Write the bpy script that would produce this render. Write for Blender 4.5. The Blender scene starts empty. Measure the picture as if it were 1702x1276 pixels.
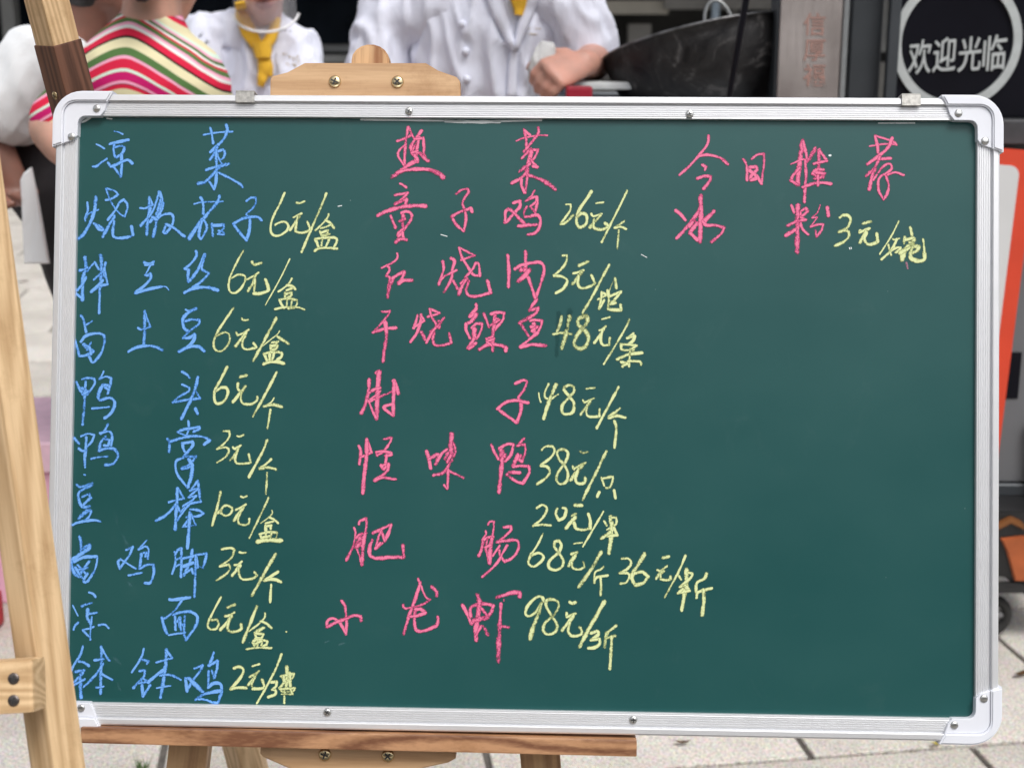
import bpy, bmesh, math, random
from mathutils import Vector, Matrix, noise
from mathutils.bvhtree import BVHTree

R = math.radians
scene = bpy.context.scene
COL = scene.collection

# ------------------------------------------------------------------ camera
CAM_H = 1.3
PITCH = R(14)
FPX = 2300.0            # focal length in pixels of the 1702 px wide photograph
cam_d = bpy.data.cameras.new('camera')
cam = bpy.data.objects.new('camera', cam_d)
COL.objects.link(cam)
cam.location = (0, 0, CAM_H)
cam.rotation_euler = (R(90) - PITCH, 0, 0)
cam_d.sensor_width = 36
cam_d.lens = FPX / 1702 * 36
cam_d.clip_start = 0.05
cam_d.clip_end = 400
cam_d.dof.use_dof = True
cam_d.dof.focus_distance = 1.34
cam_d.dof.aperture_fstop = 8.5
scene.camera = cam

# ------------------------------------------------------------------ light
SUN_EL, SUN_AZ = R(58), R(150)      # azimuth clockwise from +Y : behind the camera, to the right
world = bpy.data.worlds.new('World')
scene.world = world
world.use_nodes = True
wn = world.node_tree
wn.nodes.clear()
sky = wn.nodes.new('ShaderNodeTexSky')
sky.sky_type = 'NISHITA'
sky.sun_disc = False
sky.sun_elevation = SUN_EL
sky.sun_rotation = SUN_AZ
sky.dust_density = 4.0
sky.air_density = 1.0
hsv = wn.nodes.new('ShaderNodeHueSaturation')       # overcast: the sky's own light, paler
hsv.inputs['Saturation'].default_value = 0.28
bg = wn.nodes.new('ShaderNodeBackground')
bg.inputs['Strength'].default_value = 0.15
wo = wn.nodes.new('ShaderNodeOutputWorld')
wn.links.new(sky.outputs[0], hsv.inputs['Color'])
wn.links.new(hsv.outputs[0], bg.inputs['Color'])
wn.links.new(bg.outputs[0], wo.inputs['Surface'])

sun_d = bpy.data.lights.new('sun', 'SUN')
sun_d.energy = 1.3
sun_d.angle = R(22)
sun_d.color = (1.0, 0.97, 0.93)
sun = bpy.data.objects.new('sun', sun_d)
COL.objects.link(sun)
sd = Vector((math.sin(SUN_AZ) * math.cos(SUN_EL), math.cos(SUN_AZ) * math.cos(SUN_EL), math.sin(SUN_EL)))
sun.rotation_euler = sd.to_track_quat('Z', 'Y').to_euler()
sun.location = (0, 0, 8)

scene.view_settings.view_transform = 'Standard'
scene.view_settings.look = 'None'
scene.view_settings.gamma = 1
scene.view_settings.use_curve_mapping = False
scene.view_settings.exposure = 0.25

# ------------------------------------------------------------------ measuring helpers
_fw = Vector((0, math.cos(PITCH), -math.sin(PITCH)))
_up = Vector((0, math.sin(PITCH), math.cos(PITCH)))
_C = Vector((0, 0, CAM_H))
def ray(px, py):
    return _fw + Vector((1, 0, 0)) * ((px - 851) / FPX) - _up * ((py - 638) / FPX)
def at(px, py, Y):
    d = ray(px, py)
    return _C + d * (Y / d.y)

# ------------------------------------------------------------------ object helpers
def tag(o, label=None, cat=None, group=None, kind=None):
    if label: o['label'] = label
    if cat: o['category'] = cat
    if group: o['group'] = group
    if kind: o['kind'] = kind
    return o
def thing(name, label, cat, M=None, loc=None, group=None):
    o = bpy.data.objects.new(name, None)
    o.empty_display_size = 0.05
    COL.objects.link(o)
    o.matrix_basis = M.copy() if M is not None else Matrix.Translation(loc or (0, 0, 0))
    return tag(o, label, cat, group)
def wmat(o):
    m = o.matrix_basis.copy()
    return wmat(o.parent) @ m if o.parent else m
def link(name, me, mat=None, parent=None, M=None, world=False):
    """link a mesh; M is local to the parent, or in world space when world=True"""
    o = bpy.data.objects.new(name, me)
    COL.objects.link(o)
    if mat is not None and not me.materials:
        me.materials.append(mat)
    M = M or Matrix.Identity(4)
    if parent is not None:
        o.parent = parent
        if world:
            M = wmat(parent).inverted() @ M
    o.matrix_basis = M
    return o
def bm_mesh(bm, name='mesh', smooth=False):
    me = bpy.data.meshes.new(name)
    bm.to_mesh(me); bm.free()
    if smooth:
        me.polygons.foreach_set('use_smooth', [True] * len(me.polygons))
    return me
def box_bm(sx, sy, sz, c=(0, 0, 0), bev=0.0, seg=1, bm=None):
    bm = bm or bmesh.new()
    r = bmesh.ops.create_cube(bm, size=1)
    for v in r['verts']:
        v.co = Vector((v.co.x * sx + c[0], v.co.y * sy + c[1], v.co.z * sz + c[2]))
    if bev:
        es = list({e for v in r['verts'] for e in v.link_edges})
        bmesh.ops.bevel(bm, geom=es, offset=bev, segments=seg, affect='EDGES', profile=0.7)
    return bm
def box(name, sx, sy, sz, c, mat, parent=None, bev=0.002, seg=1):
    return link(name, bm_mesh(box_bm(sx, sy, sz, c, bev, seg), name), mat, parent)
def prism_bm(poly, y0, y1, bev=0.0, seg=1, bm=None):
    """poly in x,z; extruded from y0 (front, smaller) to y1"""
    bm = bm or bmesh.new()
    a = [bm.verts.new((x, y0, z)) for x, z in poly]
    b = [bm.verts.new((x, y1, z)) for x, z in poly]
    n = len(poly)
    f0 = bm.faces.new(a); bm.faces.new(list(reversed(b)))
    for i in range(n):
        j = (i + 1) % n
        bm.faces.new((a[i], b[i], b[j], a[j]))
    bmesh.ops.recalc_face_normals(bm, faces=bm.faces)
    if bev:
        es = [e for e in f0.edges]
        bmesh.ops.bevel(bm, geom=es, offset=bev, segments=seg, affect='EDGES')
    return bm
def beam(name, A, B, w, d, front, mat, parent, bev=0.0025, world=True, taper=None):
    """square timber from A to B; front = rough direction its front face looks in"""
    A = Vector(A); B = Vector(B)
    z = (B - A); L = z.length; z.normalize()
    y = -Vector(front); y = (y - z * y.dot(z)).normalized()
    x = y.cross(z)
    M = Matrix(((x.x, y.x, z.x, A.x), (x.y, y.y, z.y, A.y), (x.z, y.z, z.z, A.z), (0, 0, 0, 1)))
    me = bm_mesh(box_bm(w, d, L, (0, 0, L / 2), bev, 2), name)
    return link(name, me, mat, parent, M, world)
def tube_bm(pts, rads, n=10, cap=True, bm=None, ref=None):
    """round or elliptic loft. rads: r or (ra, rb); ra lies along ref"""
    bm = bm or bmesh.new()
    pts = [Vector(p) for p in pts]
    rings = []
    prev = None
    for i, p in enumerate(pts):
        t = (pts[min(i + 1, len(pts) - 1)] - pts[max(i - 1, 0)]).normalized()
        if ref is not None: a = Vector(ref)
        elif prev is not None: a = prev
        else: a = Vector((1, 0, 0)) if abs(t.x) < 0.8 else Vector((0, 1, 0))
        a = (a - t * a.dot(t)).normalized(); prev = a
        b = t.cross(a)
        r = rads[i] if isinstance(rads, (list, tuple)) else rads
        ra, rb = r if isinstance(r, (list, tuple)) else (r, r)
        rings.append([bm.verts.new(p + a * (ra * math.cos(k * 2 * math.pi / n)) + b * (rb * math.sin(k * 2 * math.pi / n))) for k in range(n)])
    for r0, r1 in zip(rings, rings[1:]):
        for k in range(n):
            j = (k + 1) % n
            bm.faces.new((r0[k], r0[j], r1[j], r1[k]))
    if cap:
        bm.faces.new(list(reversed(rings[0]))); bm.faces.new(rings[-1])
    return bm
def tube(name, pts, rads, mat, parent, n=10, world=False, ref=None, M=None):
    me = bm_mesh(tube_bm(pts, rads, n, True, None, ref), name, True)
    bm = bmesh.new(); bm.from_mesh(me); bmesh.ops.recalc_face_normals(bm, faces=bm.faces); bm.to_mesh(me); bm.free()
    return link(name, me, mat, parent, M, world)

# ------------------------------------------------------------------ materials
def new_mat(name):
    m = bpy.data.materials.new(name); m.use_nodes = True
    nt = m.node_tree
    return m, nt, nt.nodes['Principled BSDF']
def N(nt, typ, **kw):
    n = nt.nodes.new(typ)
    for k, v in kw.items():
        if k.startswith('i_'): n.inputs[k[2:].replace('_', ' ')].default_value = v
        else: setattr(n, k, v)
    return n
def ramp(nt, fac, stops, interp='LINEAR'):
    r = nt.nodes.new('ShaderNodeValToRGB')
    r.color_ramp.interpolation = interp
    el = r.color_ramp.elements
    while len(el) < len(stops): el.new(0.5)
    for e, (p, c) in zip(el, stops):
        e.position = p; e.color = (*c, 1) if len(c) == 3 else c
    nt.links.new(fac, r.inputs[0])
    return r
def coords(nt, scale=(1, 1, 1), kind='Object'):
    tc = nt.nodes.new('ShaderNodeTexCoord')
    mp = nt.nodes.new('ShaderNodeMapping')
    mp.inputs['Scale'].default_value = scale
    nt.links.new(tc.outputs[kind], mp.inputs['Vector'])
    return mp.outputs[0]
def bump(nt, b, h, strength=0.3, dist=0.001):
    bp = nt.nodes.new('ShaderNodeBump')
    bp.inputs['Strength'].default_value = strength
    bp.inputs['Distance'].default_value = dist
    nt.links.new(h, bp.inputs['Height'])
    nt.links.new(bp.outputs[0], b.inputs['Normal'])
def plain(name, c, rough=0.5, metal=0.0, var=0.08, scale=40, bmp=0.0, spec=0.5):
    m, nt, b = new_mat(name)
    n = N(nt, 'ShaderNodeTexNoise'); n.inputs['Scale'].default_value = scale; n.inputs['Detail'].default_value = 5
    nt.links.new(coords(nt), n.inputs['Vector'])
    lo = tuple(x * (1 - var) for x in c); hi = tuple(min(1, x * (1 + var)) for x in c)
    r = ramp(nt, n.outputs[0], [(0.3, lo), (0.7, hi)])
    nt.links.new(r.outputs[0], b.inputs['Base Color'])
    b.inputs['Roughness'].default_value = rough
    b.inputs['Metallic'].default_value = metal
    b.inputs['Specular IOR Level'].default_value = spec
    if bmp: bump(nt, b, n.outputs[0], bmp, 0.002)
    return m
def wood(name, lo, hi, axis='Z', rough=0.45, ring=55, contrast=1.0, stretch=0.06):
    m, nt, b = new_mat(name)
    st = {'X': (stretch, 1, 1), 'Y': (1, stretch, 1), 'Z': (1, 1, stretch)}[axis]
    v = coords(nt, st)
    oi = nt.nodes.new('ShaderNodeObjectInfo')
    off = N(nt, 'ShaderNodeVectorMath', operation='ADD')
    sc = N(nt, 'ShaderNodeVectorMath', operation='SCALE'); sc.inputs['Scale'].default_value = 3.0
    cx = nt.nodes.new('ShaderNodeCombineXYZ')
    for k in range(3): nt.links.new(oi.outputs['Random'], cx.inputs[k])
    nt.links.new(cx.outputs[0], sc.inputs[0]); nt.links.new(v, off.inputs[0]); nt.links.new(sc.outputs[0], off.inputs[1])
    big = N(nt, 'ShaderNodeTexNoise'); big.inputs['Scale'].default_value = 9; big.inputs['Detail'].default_value = 2
    nt.links.new(off.outputs[0], big.inputs['Vector'])
    mul = N(nt, 'ShaderNodeMath', operation='MULTIPLY'); mul.inputs[1].default_value = ring
    nt.links.new(big.outputs[0], mul.inputs[0])
    sn = N(nt, 'ShaderNodeMath', operation='SINE'); nt.links.new(mul.outputs[0], sn.inputs[0])
    ma = N(nt, 'ShaderNodeMath', operation='MULTIPLY_ADD'); ma.inputs[1].default_value = 0.5 * contrast; ma.inputs[2].default_value = 0.5
    nt.links.new(sn.outputs[0], ma.inputs[0])
    fine = N(nt, 'ShaderNodeTexNoise'); fine.inputs['Scale'].default_value = 420; fine.inputs['Detail'].default_value = 4
    nt.links.new(off.outputs[0], fine.inputs['Vector'])
    mx = N(nt, 'ShaderNodeMix', data_type='FLOAT'); mx.inputs[0].default_value = 0.55
    nt.links.new(ma.outputs[0], mx.inputs[2]); nt.links.new(fine.outputs[0], mx.inputs[3])
    r = ramp(nt, mx.outputs[0], [(0.25, lo), (0.48, tuple((a + c) / 2 for a, c in zip(lo, hi))), (0.70, hi)])
    outc = r.outputs[0]
    # knots, few and far between
    kv = N(nt, 'ShaderNodeTexVoronoi'); kv.inputs['Scale'].default_value = 9
    nt.links.new(coords(nt, {'X': (0.6, 1, 1), 'Y': (1, 0.6, 1), 'Z': (1, 1, 0.6)}[axis]), kv.inputs['Vector'])
    kr = ramp(nt, kv.outputs['Distance'], [(0.0, (1, 1, 1)), (0.05, (0.8, 0.8, 0.8)), (0.075, (0.15, 0.15, 0.15)), (0.12, (0, 0, 0))])
    ks = N(nt, 'ShaderNodeSeparateColor'); nt.links.new(kv.outputs['Color'], ks.inputs[0])
    kg = N(nt, 'ShaderNodeMath', operation='GREATER_THAN'); kg.inputs[1].default_value = 0.62; nt.links.new(ks.outputs[0], kg.inputs[0])
    km = N(nt, 'ShaderNodeMath', operation='MULTIPLY'); nt.links.new(kg.outputs[0], km.inputs[0]); nt.links.new(kr.outputs[0], km.inputs[1])
    kx = N(nt, 'ShaderNodeMix', data_type='RGBA'); kx.inputs[7].default_value = (lo[0] * 0.55, lo[1] * 0.5, lo[2] * 0.45, 1)
    nt.links.new(km.outputs[0], kx.inputs[0]); nt.links.new(outc, kx.inputs[6]); outc = kx.outputs[2]
    # handling dirt and scuffs
    dn = N(nt, 'ShaderNodeTexNoise'); dn.inputs['Scale'].default_value = 14; dn.inputs['Detail'].default_value = 8; dn.inputs['Roughness'].default_value = 0.75
    nt.links.new(coords(nt), dn.inputs['Vector'])
    dr = ramp(nt, dn.outputs[0], [(0.52, (0, 0, 0)), (0.75, (1, 1, 1))])
    dm = N(nt, 'ShaderNodeMix', data_type='RGBA', blend_type='MULTIPLY')
    dm.inputs[7].default_value = (0.72, 0.66, 0.58, 1)
    nt.links.new(dr.outputs[0], dm.inputs[0]); nt.links.new(outc, dm.inputs[6])
    nt.links.new(dm.outputs[2], b.inputs['Base Color'])
    b.inputs['Roughness'].default_value = rough
    bump(nt, b, mx.outputs[0], 0.25, 0.0006)
    return m

# ------------------------------------------------------------------ the handwriting, measured on the board
WRITING = [
    ('blue', [
        '17:-3935,2656 -3885,2647 -3852,2629|17:-4105,2531 -4064,2513 -4027,2489|26:-4134,2316 -4107,2314 -4055,2355 -4001,2391|29:-3977,2535 -3916,2549 -3796,2575|29:-3932,2530 -3937,2481 -3923,2421 -3905,2407|29:-3924,2501 -3861,2516 -3833,2498 -3849,2449 -3903,2410|29:-3861,2432 -3855,2328 -3863,2225 -3934,2315|29:-3987,2352 -3961,2315 -3912,2334 -3803,2381 -3753,2349',
        '20:-3071,2628 -2943,2650 -2790,2660|26:-3004,2694 -2986,2628 -2974,2547|31:-2851,2725 -2839,2673 -2876,2585 -2940,2519 -2999,2462|31:-2935,2514 -2966,2443 -3001,2390|26:-2961,2454 -2874,2489 -2857,2454 -2878,2400 -2903,2391|23:-2939,2454 -2905,2378 -2861,2335 -2817,2351|29:-3035,2290 -2970,2312 -2850,2348 -2926,2307|29:-2945,2487 -2937,2312 -2940,2181 -2957,2105 -3002,2176|34:-2926,2307 -2979,2236 -3054,2170 -3114,2159|26:-2914,2263 -2793,2204 -2699,2150 -2685,2129',
        '23:-4182,1968 -4176,1889 -4201,1824 -4198,1791|20:-4188,1824 -4167,1862 -4074,1901|34:-4098,2021 -4112,1890 -4149,1781 -4207,1671 -4261,1622|29:-4115,1768 -4065,1743 -4021,1711|31:-4096,1754 -4059,1710 -4021,1705|24:-4004,1994 -3950,2006 -3885,2046 -3918,2082 -4004,2104 -3972,2022 -3926,1935 -3859,1859 -3815,1835 -3796,1903 -3795,1958 -3829,1999 -3872,1968 -3904,1902 -3979,1804|34:-3914,1837 -3967,1749 -4025,1640|29:-3918,1793 -3930,1673 -3899,1630 -3789,1636 -3733,1658 -3749,1740',
        '23:-3668,1920 -3619,1917 -3549,1954 -3583,2025|34:-3583,2014 -3580,1894 -3595,1785 -3601,1665|29:-3570,1916 -3596,1828 -3660,1751|34:-3485,2074 -3462,2004 -3474,1916 -3509,1862|23:-3488,2069 -3521,1960 -3540,1905 -3585,1828|34:-3473,2003 -3496,1894|29:-3445,1971 -3455,1906 -3492,1862|31:-3573,1785 -3541,1818 -3475,1840|34:-3508,1829 -3517,1742 -3537,1643|34:-3476,1862 -3508,1807 -3546,1829|26:-3475,1840 -3421,1862 -3366,1863 -3344,1819 -3364,1743 -3418,1677 -3440,1688 -3414,1764|29:-3414,1764 -3342,1732 -3237,1651',
        '20:-3147,1962 -3073,1979 -2871,1988|29:-3085,2023 -3062,1974 -3058,1870|34:-2905,2040 -2920,1986 -2984,1909 -3054,1821|43:-3065,1810 -3123,1734 -3187,1630|29:-3054,1810 -3020,1745 -3046,1669 -3078,1625 -3098,1669 -3070,1799|31:-2976,1773 -2960,1659|29:-2960,1755 -2862,1763 -2859,1730 -2904,1681|23:-2910,1708 -2860,1692 -2855,1670 -2915,1675',
        '26:-2645,1993 -2601,2027 -2558,2027 -2552,1975 -2589,1917 -2641,1874 -2636,1858 -2612,1839|31:-2612,1841 -2606,1775 -2619,1679 -2637,1617 -2700,1688 -2768,1773 -2683,1822 -2588,1841 -2531,1842 -2497,1812',
        '37:-4195,1444 -4184,1354 -4209,1239 -4213,1144 -4211,1034|29:-4241,1315 -4203,1325 -4169,1344|31:-4182,1249 -4228,1163 -4285,1105|23:-4285,1100 -4211,1044|23:-4169,1306 -4136,1354 -4096,1394 -4059,1326|37:-4045,1464 -4033,1374 -4036,1164|29:-3993,1393 -4020,1307 -4105,1226|31:-4006,1341 -4000,1260|26:-3996,1298 -3971,1184 -4046,1164 -4126,1106|29:-4038,1231 -4018,1222 -4065,1169 -4126,1111|26:-4045,1145 -4045,1012 -4046,907',
        '29:-3619,1396 -3580,1380 -3528,1405|23:-3609,1373 -3532,1378|17:-3561,1368 -3579,1330 -3607,1278|29:-3607,1275 -3583,1273 -3559,1287 -3554,1245 -3615,1173 -3700,1106|31:-3700,1101 -3604,1130 -3509,1155 -3452,1165|17:-3452,1165 -3404,1165 -3377,1134',
        '26:-3123,1510 -3115,1467 -3160,1400 -3225,1338|31:-3225,1341 -3189,1329 -3194,1276 -3190,1215|34:-3037,1477 -3082,1363 -3138,1277 -3187,1215|29:-3032,1468 -3065,1353 -3044,1325 -2995,1299 -3033,1249 -3127,1172 -3226,1107|34:-3226,1110 -3155,1148 -3079,1163 -2993,1162 -2907,1136',
        '29:-4223,882 -4198,849 -4182,782 -4170,727|23:-4173,792 -4111,829|26:-4280,658 -4255,591 -4229,492|29:-4218,630 -4171,687 -4075,712 -4003,699 -3988,642 -4014,537 -4080,441 -4106,436 -4133,488|37:-4188,602 -4139,564 -4091,541|37:-4117,626 -4154,555|29:-4224,492 -4167,502 -4091,538|29:-4183,592 -4135,583 -4119,512',
        '34:-3605,926 -3603,807 -3609,598|26:-3600,912 -3550,779 -3635,752 -3666,768|31:-3756,540 -3690,578 -3585,598 -3499,590 -3431,557',
        '23:-3209,948 -3180,934 -3114,962|34:-3114,959 -3189,915 -3236,858 -3225,773 -3191,745|31:-3207,839 -3159,854 -3081,850 -3082,812 -3167,745 -3233,676 -3175,678 -3119,712 -3127,660 -3174,602 -3268,546|31:-3268,543 -3174,591 -3078,594 -3025,552',
        '29:-4253,246 -4228,189 -4193,137|24:-4201,270 -4144,285 -4081,278 -4077,228 -4145,128|29:-4164,251 -4168,161 -4173,85|35:-4170,76 -4177,-48 -4187,-160|34:-4199,184 -4160,171 -4186,128 -4141,152|20:-3992,348 -4005,315 -4030,278|26:-4033,276 -3971,301 -3918,285 -3922,230 -3949,135|37:-3994,220 -4022,172 -4042,96 -4020,73|29:-3984,218 -3931,211 -3938,173 -3969,194|31:-4020,73 -3929,97 -3879,60 -3889,-6 -3926,-64 -3973,-97|23:-4095,-7 -4013,0 -3932,9',
        '26:-3236,353 -3188,328 -3164,295|26:-3234,233 -3165,205 -3171,167 -3261,114 -3319,64|29:-3317,62 -3203,82 -3060,102 -3100,173|33:-3083,301 -3109,182 -3169,40 -3233,-94|31:-3101,3 -3081,-46',
        '29:-4266,-290 -4217,-342|23:-4199,-275 -4133,-248 -4071,-260 -4093,-321 -4145,-379|29:-4147,-284 -4149,-388 -4157,-464|29:-4159,-488 -4155,-568|29:-4216,-389 -4182,-413 -4149,-407|17:-4163,-639 -4149,-642|29:-3943,-159 -3971,-216 -4009,-245|26:-4014,-240 -3923,-225 -3898,-272 -3906,-357|31:-3960,-273 -4007,-330 -4020,-410|29:-3969,-296 -3921,-310 -3935,-357 -3973,-358|31:-4020,-410 -3939,-386 -3872,-394 -3837,-451 -3879,-527 -3960,-547|23:-4095,-487 -4023,-470 -3937,-463',
        '23:-3166,-116 -3160,-187 -3178,-244|31:-3264,-222 -3207,-197 -3060,-172 -3060,-191 -3112,-215|29:-3264,-224 -3187,-256|34:-3363,-289 -3343,-331 -3348,-407|29:-3339,-314 -3244,-283 -3121,-258 -3006,-270 -2958,-298 -3010,-335|29:-3219,-330 -3204,-396 -3173,-424|29:-3215,-328 -3124,-314 -3119,-347 -3173,-424|31:-3147,-385 -3203,-452 -3088,-456 -3144,-527 -3220,-570|26:-3203,-466 -3269,-491 -3282,-548 -3257,-632 -3169,-744|31:-3224,-571 -3163,-560 -3116,-536|37:-3155,-480 -3120,-546 -3132,-659 -3159,-744',
        '29:-4229,-736 -4199,-757 -4081,-721|31:-4085,-737 -4170,-781 -4213,-819 -4206,-885 -4181,-937 -4162,-952|26:-4174,-852 -4107,-818 -4102,-853|29:-4092,-860 -4158,-922 -4153,-949 -4100,-940|40:-4099,-973 -4151,-1007 -4203,-1057|26:-4133,-979 -4085,-987 -4108,-1044 -4145,-1073|29:-4259,-1117 -4202,-1093 -4117,-1077 -4040,-1072 -3997,-1085',
        '23:-3342,-892 -3281,-872 -3196,-854 -3254,-759|34:-3259,-759 -3262,-863 -3269,-1014 -3276,-1146|31:-3271,-910 -3355,-1006 -3463,-1068|26:-3261,-919 -3226,-990 -3185,-937|31:-3065,-681 -3049,-803 -3033,-883|26:-3070,-690 -3112,-748 -3140,-776 -3059,-756 -3153,-842 -3077,-827 -3128,-880 -3204,-928|26:-3033,-883 -3100,-894 -3156,-923 -3258,-1061|26:-3132,-955 -3051,-964 -3003,-991 -3059,-1020 -3169,-1031|24:-3131,-984 -3077,-1105 -3200,-1124 -3144,-1050|34:-3136,-984 -3142,-1163 -3154,-1323',
        '31:-4195,-1230 -4179,-1291 -4177,-1385|40:-4169,-1347 -4098,-1310 -4097,-1337 -4168,-1385 -4271,-1462|34:-4271,-1462 -4240,-1574 -4192,-1611|31:-4242,-1471 -4148,-1427 -4024,-1416|20:-4016,-1430 -4031,-1515 -4045,-1553|31:-4045,-1557 -4110,-1657 -4143,-1653|29:-4204,-1499 -4126,-1582|29:-4095,-1464 -4174,-1573|29:-4203,-1546 -4108,-1525|29:-4183,-1602 -4144,-1630 -4107,-1577|29:-4227,-1522 -4183,-1592',
        '26:-3744,-1350 -3680,-1321 -3709,-1397 -3756,-1464 -3802,-1530 -3818,-1464 -3794,-1441|20:-3785,-1445 -3708,-1491 -3645,-1528|20:-3545,-1255 -3578,-1291 -3620,-1344|26:-3620,-1344 -3559,-1315 -3528,-1338 -3532,-1432|26:-3576,-1376 -3546,-1371 -3557,-1409|34:-3595,-1386 -3607,-1527|29:-3607,-1527 -3536,-1487 -3479,-1488 -3471,-1563 -3504,-1657 -3557,-1661|23:-3713,-1592 -3587,-1563',
        '23:-3277,-1362 -3266,-1419 -3270,-1485 -3297,-1570|29:-3271,-1390 -3244,-1343 -3211,-1328 -3209,-1418 -3211,-1597|26:-3261,-1437 -3219,-1418|26:-3260,-1499 -3218,-1474|31:-3106,-1341 -3119,-1416 -3137,-1483 -3182,-1582|31:-3195,-1422 -3091,-1397|31:-3184,-1497 -3099,-1463|29:-3183,-1568 -3108,-1520 -3097,-1562|26:-3067,-1387 -3046,-1509|29:-3062,-1387 -2968,-1372 -2981,-1443 -3003,-1509 -3032,-1495|29:-3072,-1388 -3073,-1576 -3079,-1787',
        '23:-4092,-1759 -4050,-1773 -4029,-1801|29:-4158,-1892 -4120,-1873 -4063,-1858|17:-4246,-1884 -4194,-1982|26:-4234,-2114 -4221,-2077 -4193,-2048|34:-4100,-1924 -4103,-1999 -4069,-2055|23:-4080,-1961 -4013,-1951|23:-3992,-2068 -3935,-2061 -3896,-2095|20:-4144,-2113 -4087,-2103 -4039,-2083|26:-4144,-2118 -4075,-2187|23:-4060,-1989 -4068,-2093 -4070,-2206',
        '31:-3316,-1813 -3283,-1817 -3122,-1791|26:-3202,-1825 -3262,-1911 -3346,-1987 -3389,-1997|34:-3384,-1988 -3369,-2053 -3336,-2133|30:-3280,-1958 -3205,-1933 -3110,-1927 -3047,-1973 -3060,-2058 -3115,-2143 -3153,-2190 -3177,-2125|29:-3261,-1976 -3254,-2098|29:-3241,-2023 -3213,-1985 -3212,-2069 -3169,-2041|29:-3166,-1965 -3173,-2125|31:-3213,-1994 -3201,-2107|20:-3319,-2151 -3239,-2136 -3154,-2125',
        '26:-4139,-2268 -4167,-2358 -4214,-2434 -4255,-2514|29:-4185,-2414 -4128,-2423 -4080,-2455|34:-4207,-2513 -4127,-2496 -4154,-2545 -4234,-2622|40:-4159,-2527 -4157,-2639 -4150,-2752|29:-4233,-2645 -4115,-2582|31:-3964,-2270 -3957,-2382 -3964,-2523 -3960,-2715|26:-3964,-2279 -3920,-2353 -3883,-2400|26:-4024,-2400 -3938,-2387|31:-3942,-2429 -3993,-2514 -4067,-2600 -4123,-2653|26:-3950,-2532 -3906,-2555 -3849,-2585|23:-4004,-2660 -3933,-2649',
        '23:-3555,-2283 -3577,-2366 -3665,-2509|29:-3567,-2385 -3510,-2403 -3523,-2426|29:-3589,-2493 -3541,-2488 -3550,-2544 -3610,-2611 -3647,-2656|31:-3573,-2573 -3562,-2666 -3556,-2736 -3486,-2627|29:-3564,-2563 -3506,-2595 -3601,-2611|37:-3336,-2292 -3347,-2466 -3363,-2606 -3385,-2743|26:-3336,-2297 -3282,-2366 -3433,-2411|31:-3366,-2485 -3431,-2533 -3506,-2600|29:-3393,-2532 -3298,-2526 -3193,-2571|20:-3424,-2653 -3292,-2629',
        '29:-3067,-2463 -2987,-2431 -3014,-2488 -3079,-2573 -3134,-2677 -3151,-2556 -3117,-2560|40:-3117,-2555 -3060,-2611 -2983,-2679|29:-2885,-2308 -2903,-2374 -2930,-2435|29:-2930,-2435 -2846,-2387 -2849,-2457 -2876,-2546 -2901,-2477|31:-2929,-2487 -2931,-2641|31:-2931,-2641 -2880,-2598 -2813,-2606 -2803,-2671 -2820,-2737 -2839,-2780 -2886,-2776|34:-3048,-2755 -2963,-2702 -2812,-2667|26:-3043,-2751 -2962,-2754 -2886,-2781',
    ]),
    ('yellow', [
        '23:-2277,2074 -2323,1967 -2388,1833 -2407,1719 -2375,1667 -2318,1667 -2252,1711 -2236,1758 -2263,1794 -2311,1794 -2363,1767',
        '23:-2161,1982 -2133,1976 -2085,1995|23:-2192,1839 -2150,1859 -2112,1878|31:-2131,1854 -2177,1778 -2219,1722|26:-2150,1845 -2163,1759 -2166,1707 -2119,1693 -2052,1707 -2032,1741 -2054,1798',
        '26:-1877,2070 -1914,1970 -2015,1731 -2106,1508',
        '20:-1850,1875 -1864,1837 -1911,1780 -1976,1718|29:-1878,1813 -1835,1790 -1801,1743|23:-1924,1737 -1872,1752 -1830,1771|26:-1933,1708 -1914,1664|26:-1924,1694 -1853,1718 -1862,1685 -1909,1671|23:-1904,1656 -1838,1685|29:-1975,1632 -1955,1590 -1940,1550|26:-1970,1637 -1871,1647 -1785,1648 -1766,1619 -1793,1562|23:-1908,1628 -1917,1571|23:-1842,1633 -1869,1566|26:-1978,1521 -1950,1540 -1879,1552 -1765,1544',
        '23:-2664,1519 -2708,1441 -2744,1367 -2787,1269 -2802,1179 -2784,1123 -2739,1111 -2683,1156 -2643,1230 -2648,1274 -2710,1288 -2774,1253',
        '31:-2577,1413 -2560,1386 -2491,1402|23:-2635,1238 -2570,1271 -2516,1308|31:-2546,1279 -2569,1206 -2613,1134|31:-2550,1247 -2552,1165 -2556,1110 -2502,1107 -2425,1134 -2418,1158 -2448,1243',
        '14:-2218,1441 -2309,1249 -2444,1000',
        '20:-2195,1254 -2227,1201 -2275,1160 -2323,1127|29:-2239,1192 -2186,1183 -2161,1152|23:-2242,1142 -2193,1160|26:-2258,1119 -2257,1070|26:-2250,1105 -2197,1120 -2200,1087 -2241,1071|26:-2310,1050 -2224,1063 -2143,1047 -2142,1007 -2182,975|26:-2310,1050 -2289,1005 -2264,973|23:-2237,1054 -2240,989|23:-2191,1039 -2199,990|23:-2349,960 -2272,977 -2142,981 -2068,960|34:-2223,969 -2166,974',
        '25:-2749,972 -2833,846 -2908,723 -2935,642 -2926,577 -2877,551 -2820,586 -2781,668 -2798,724 -2839,734 -2912,699',
        '23:-2670,872 -2653,851 -2608,856|23:-2721,737 -2708,707 -2659,726 -2601,763|31:-2627,734 -2675,669 -2723,603|26:-2634,701 -2658,653 -2657,596 -2616,572 -2551,585 -2525,597 -2552,633',
        '31:-2339,875 -2430,695 -2553,467',
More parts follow.
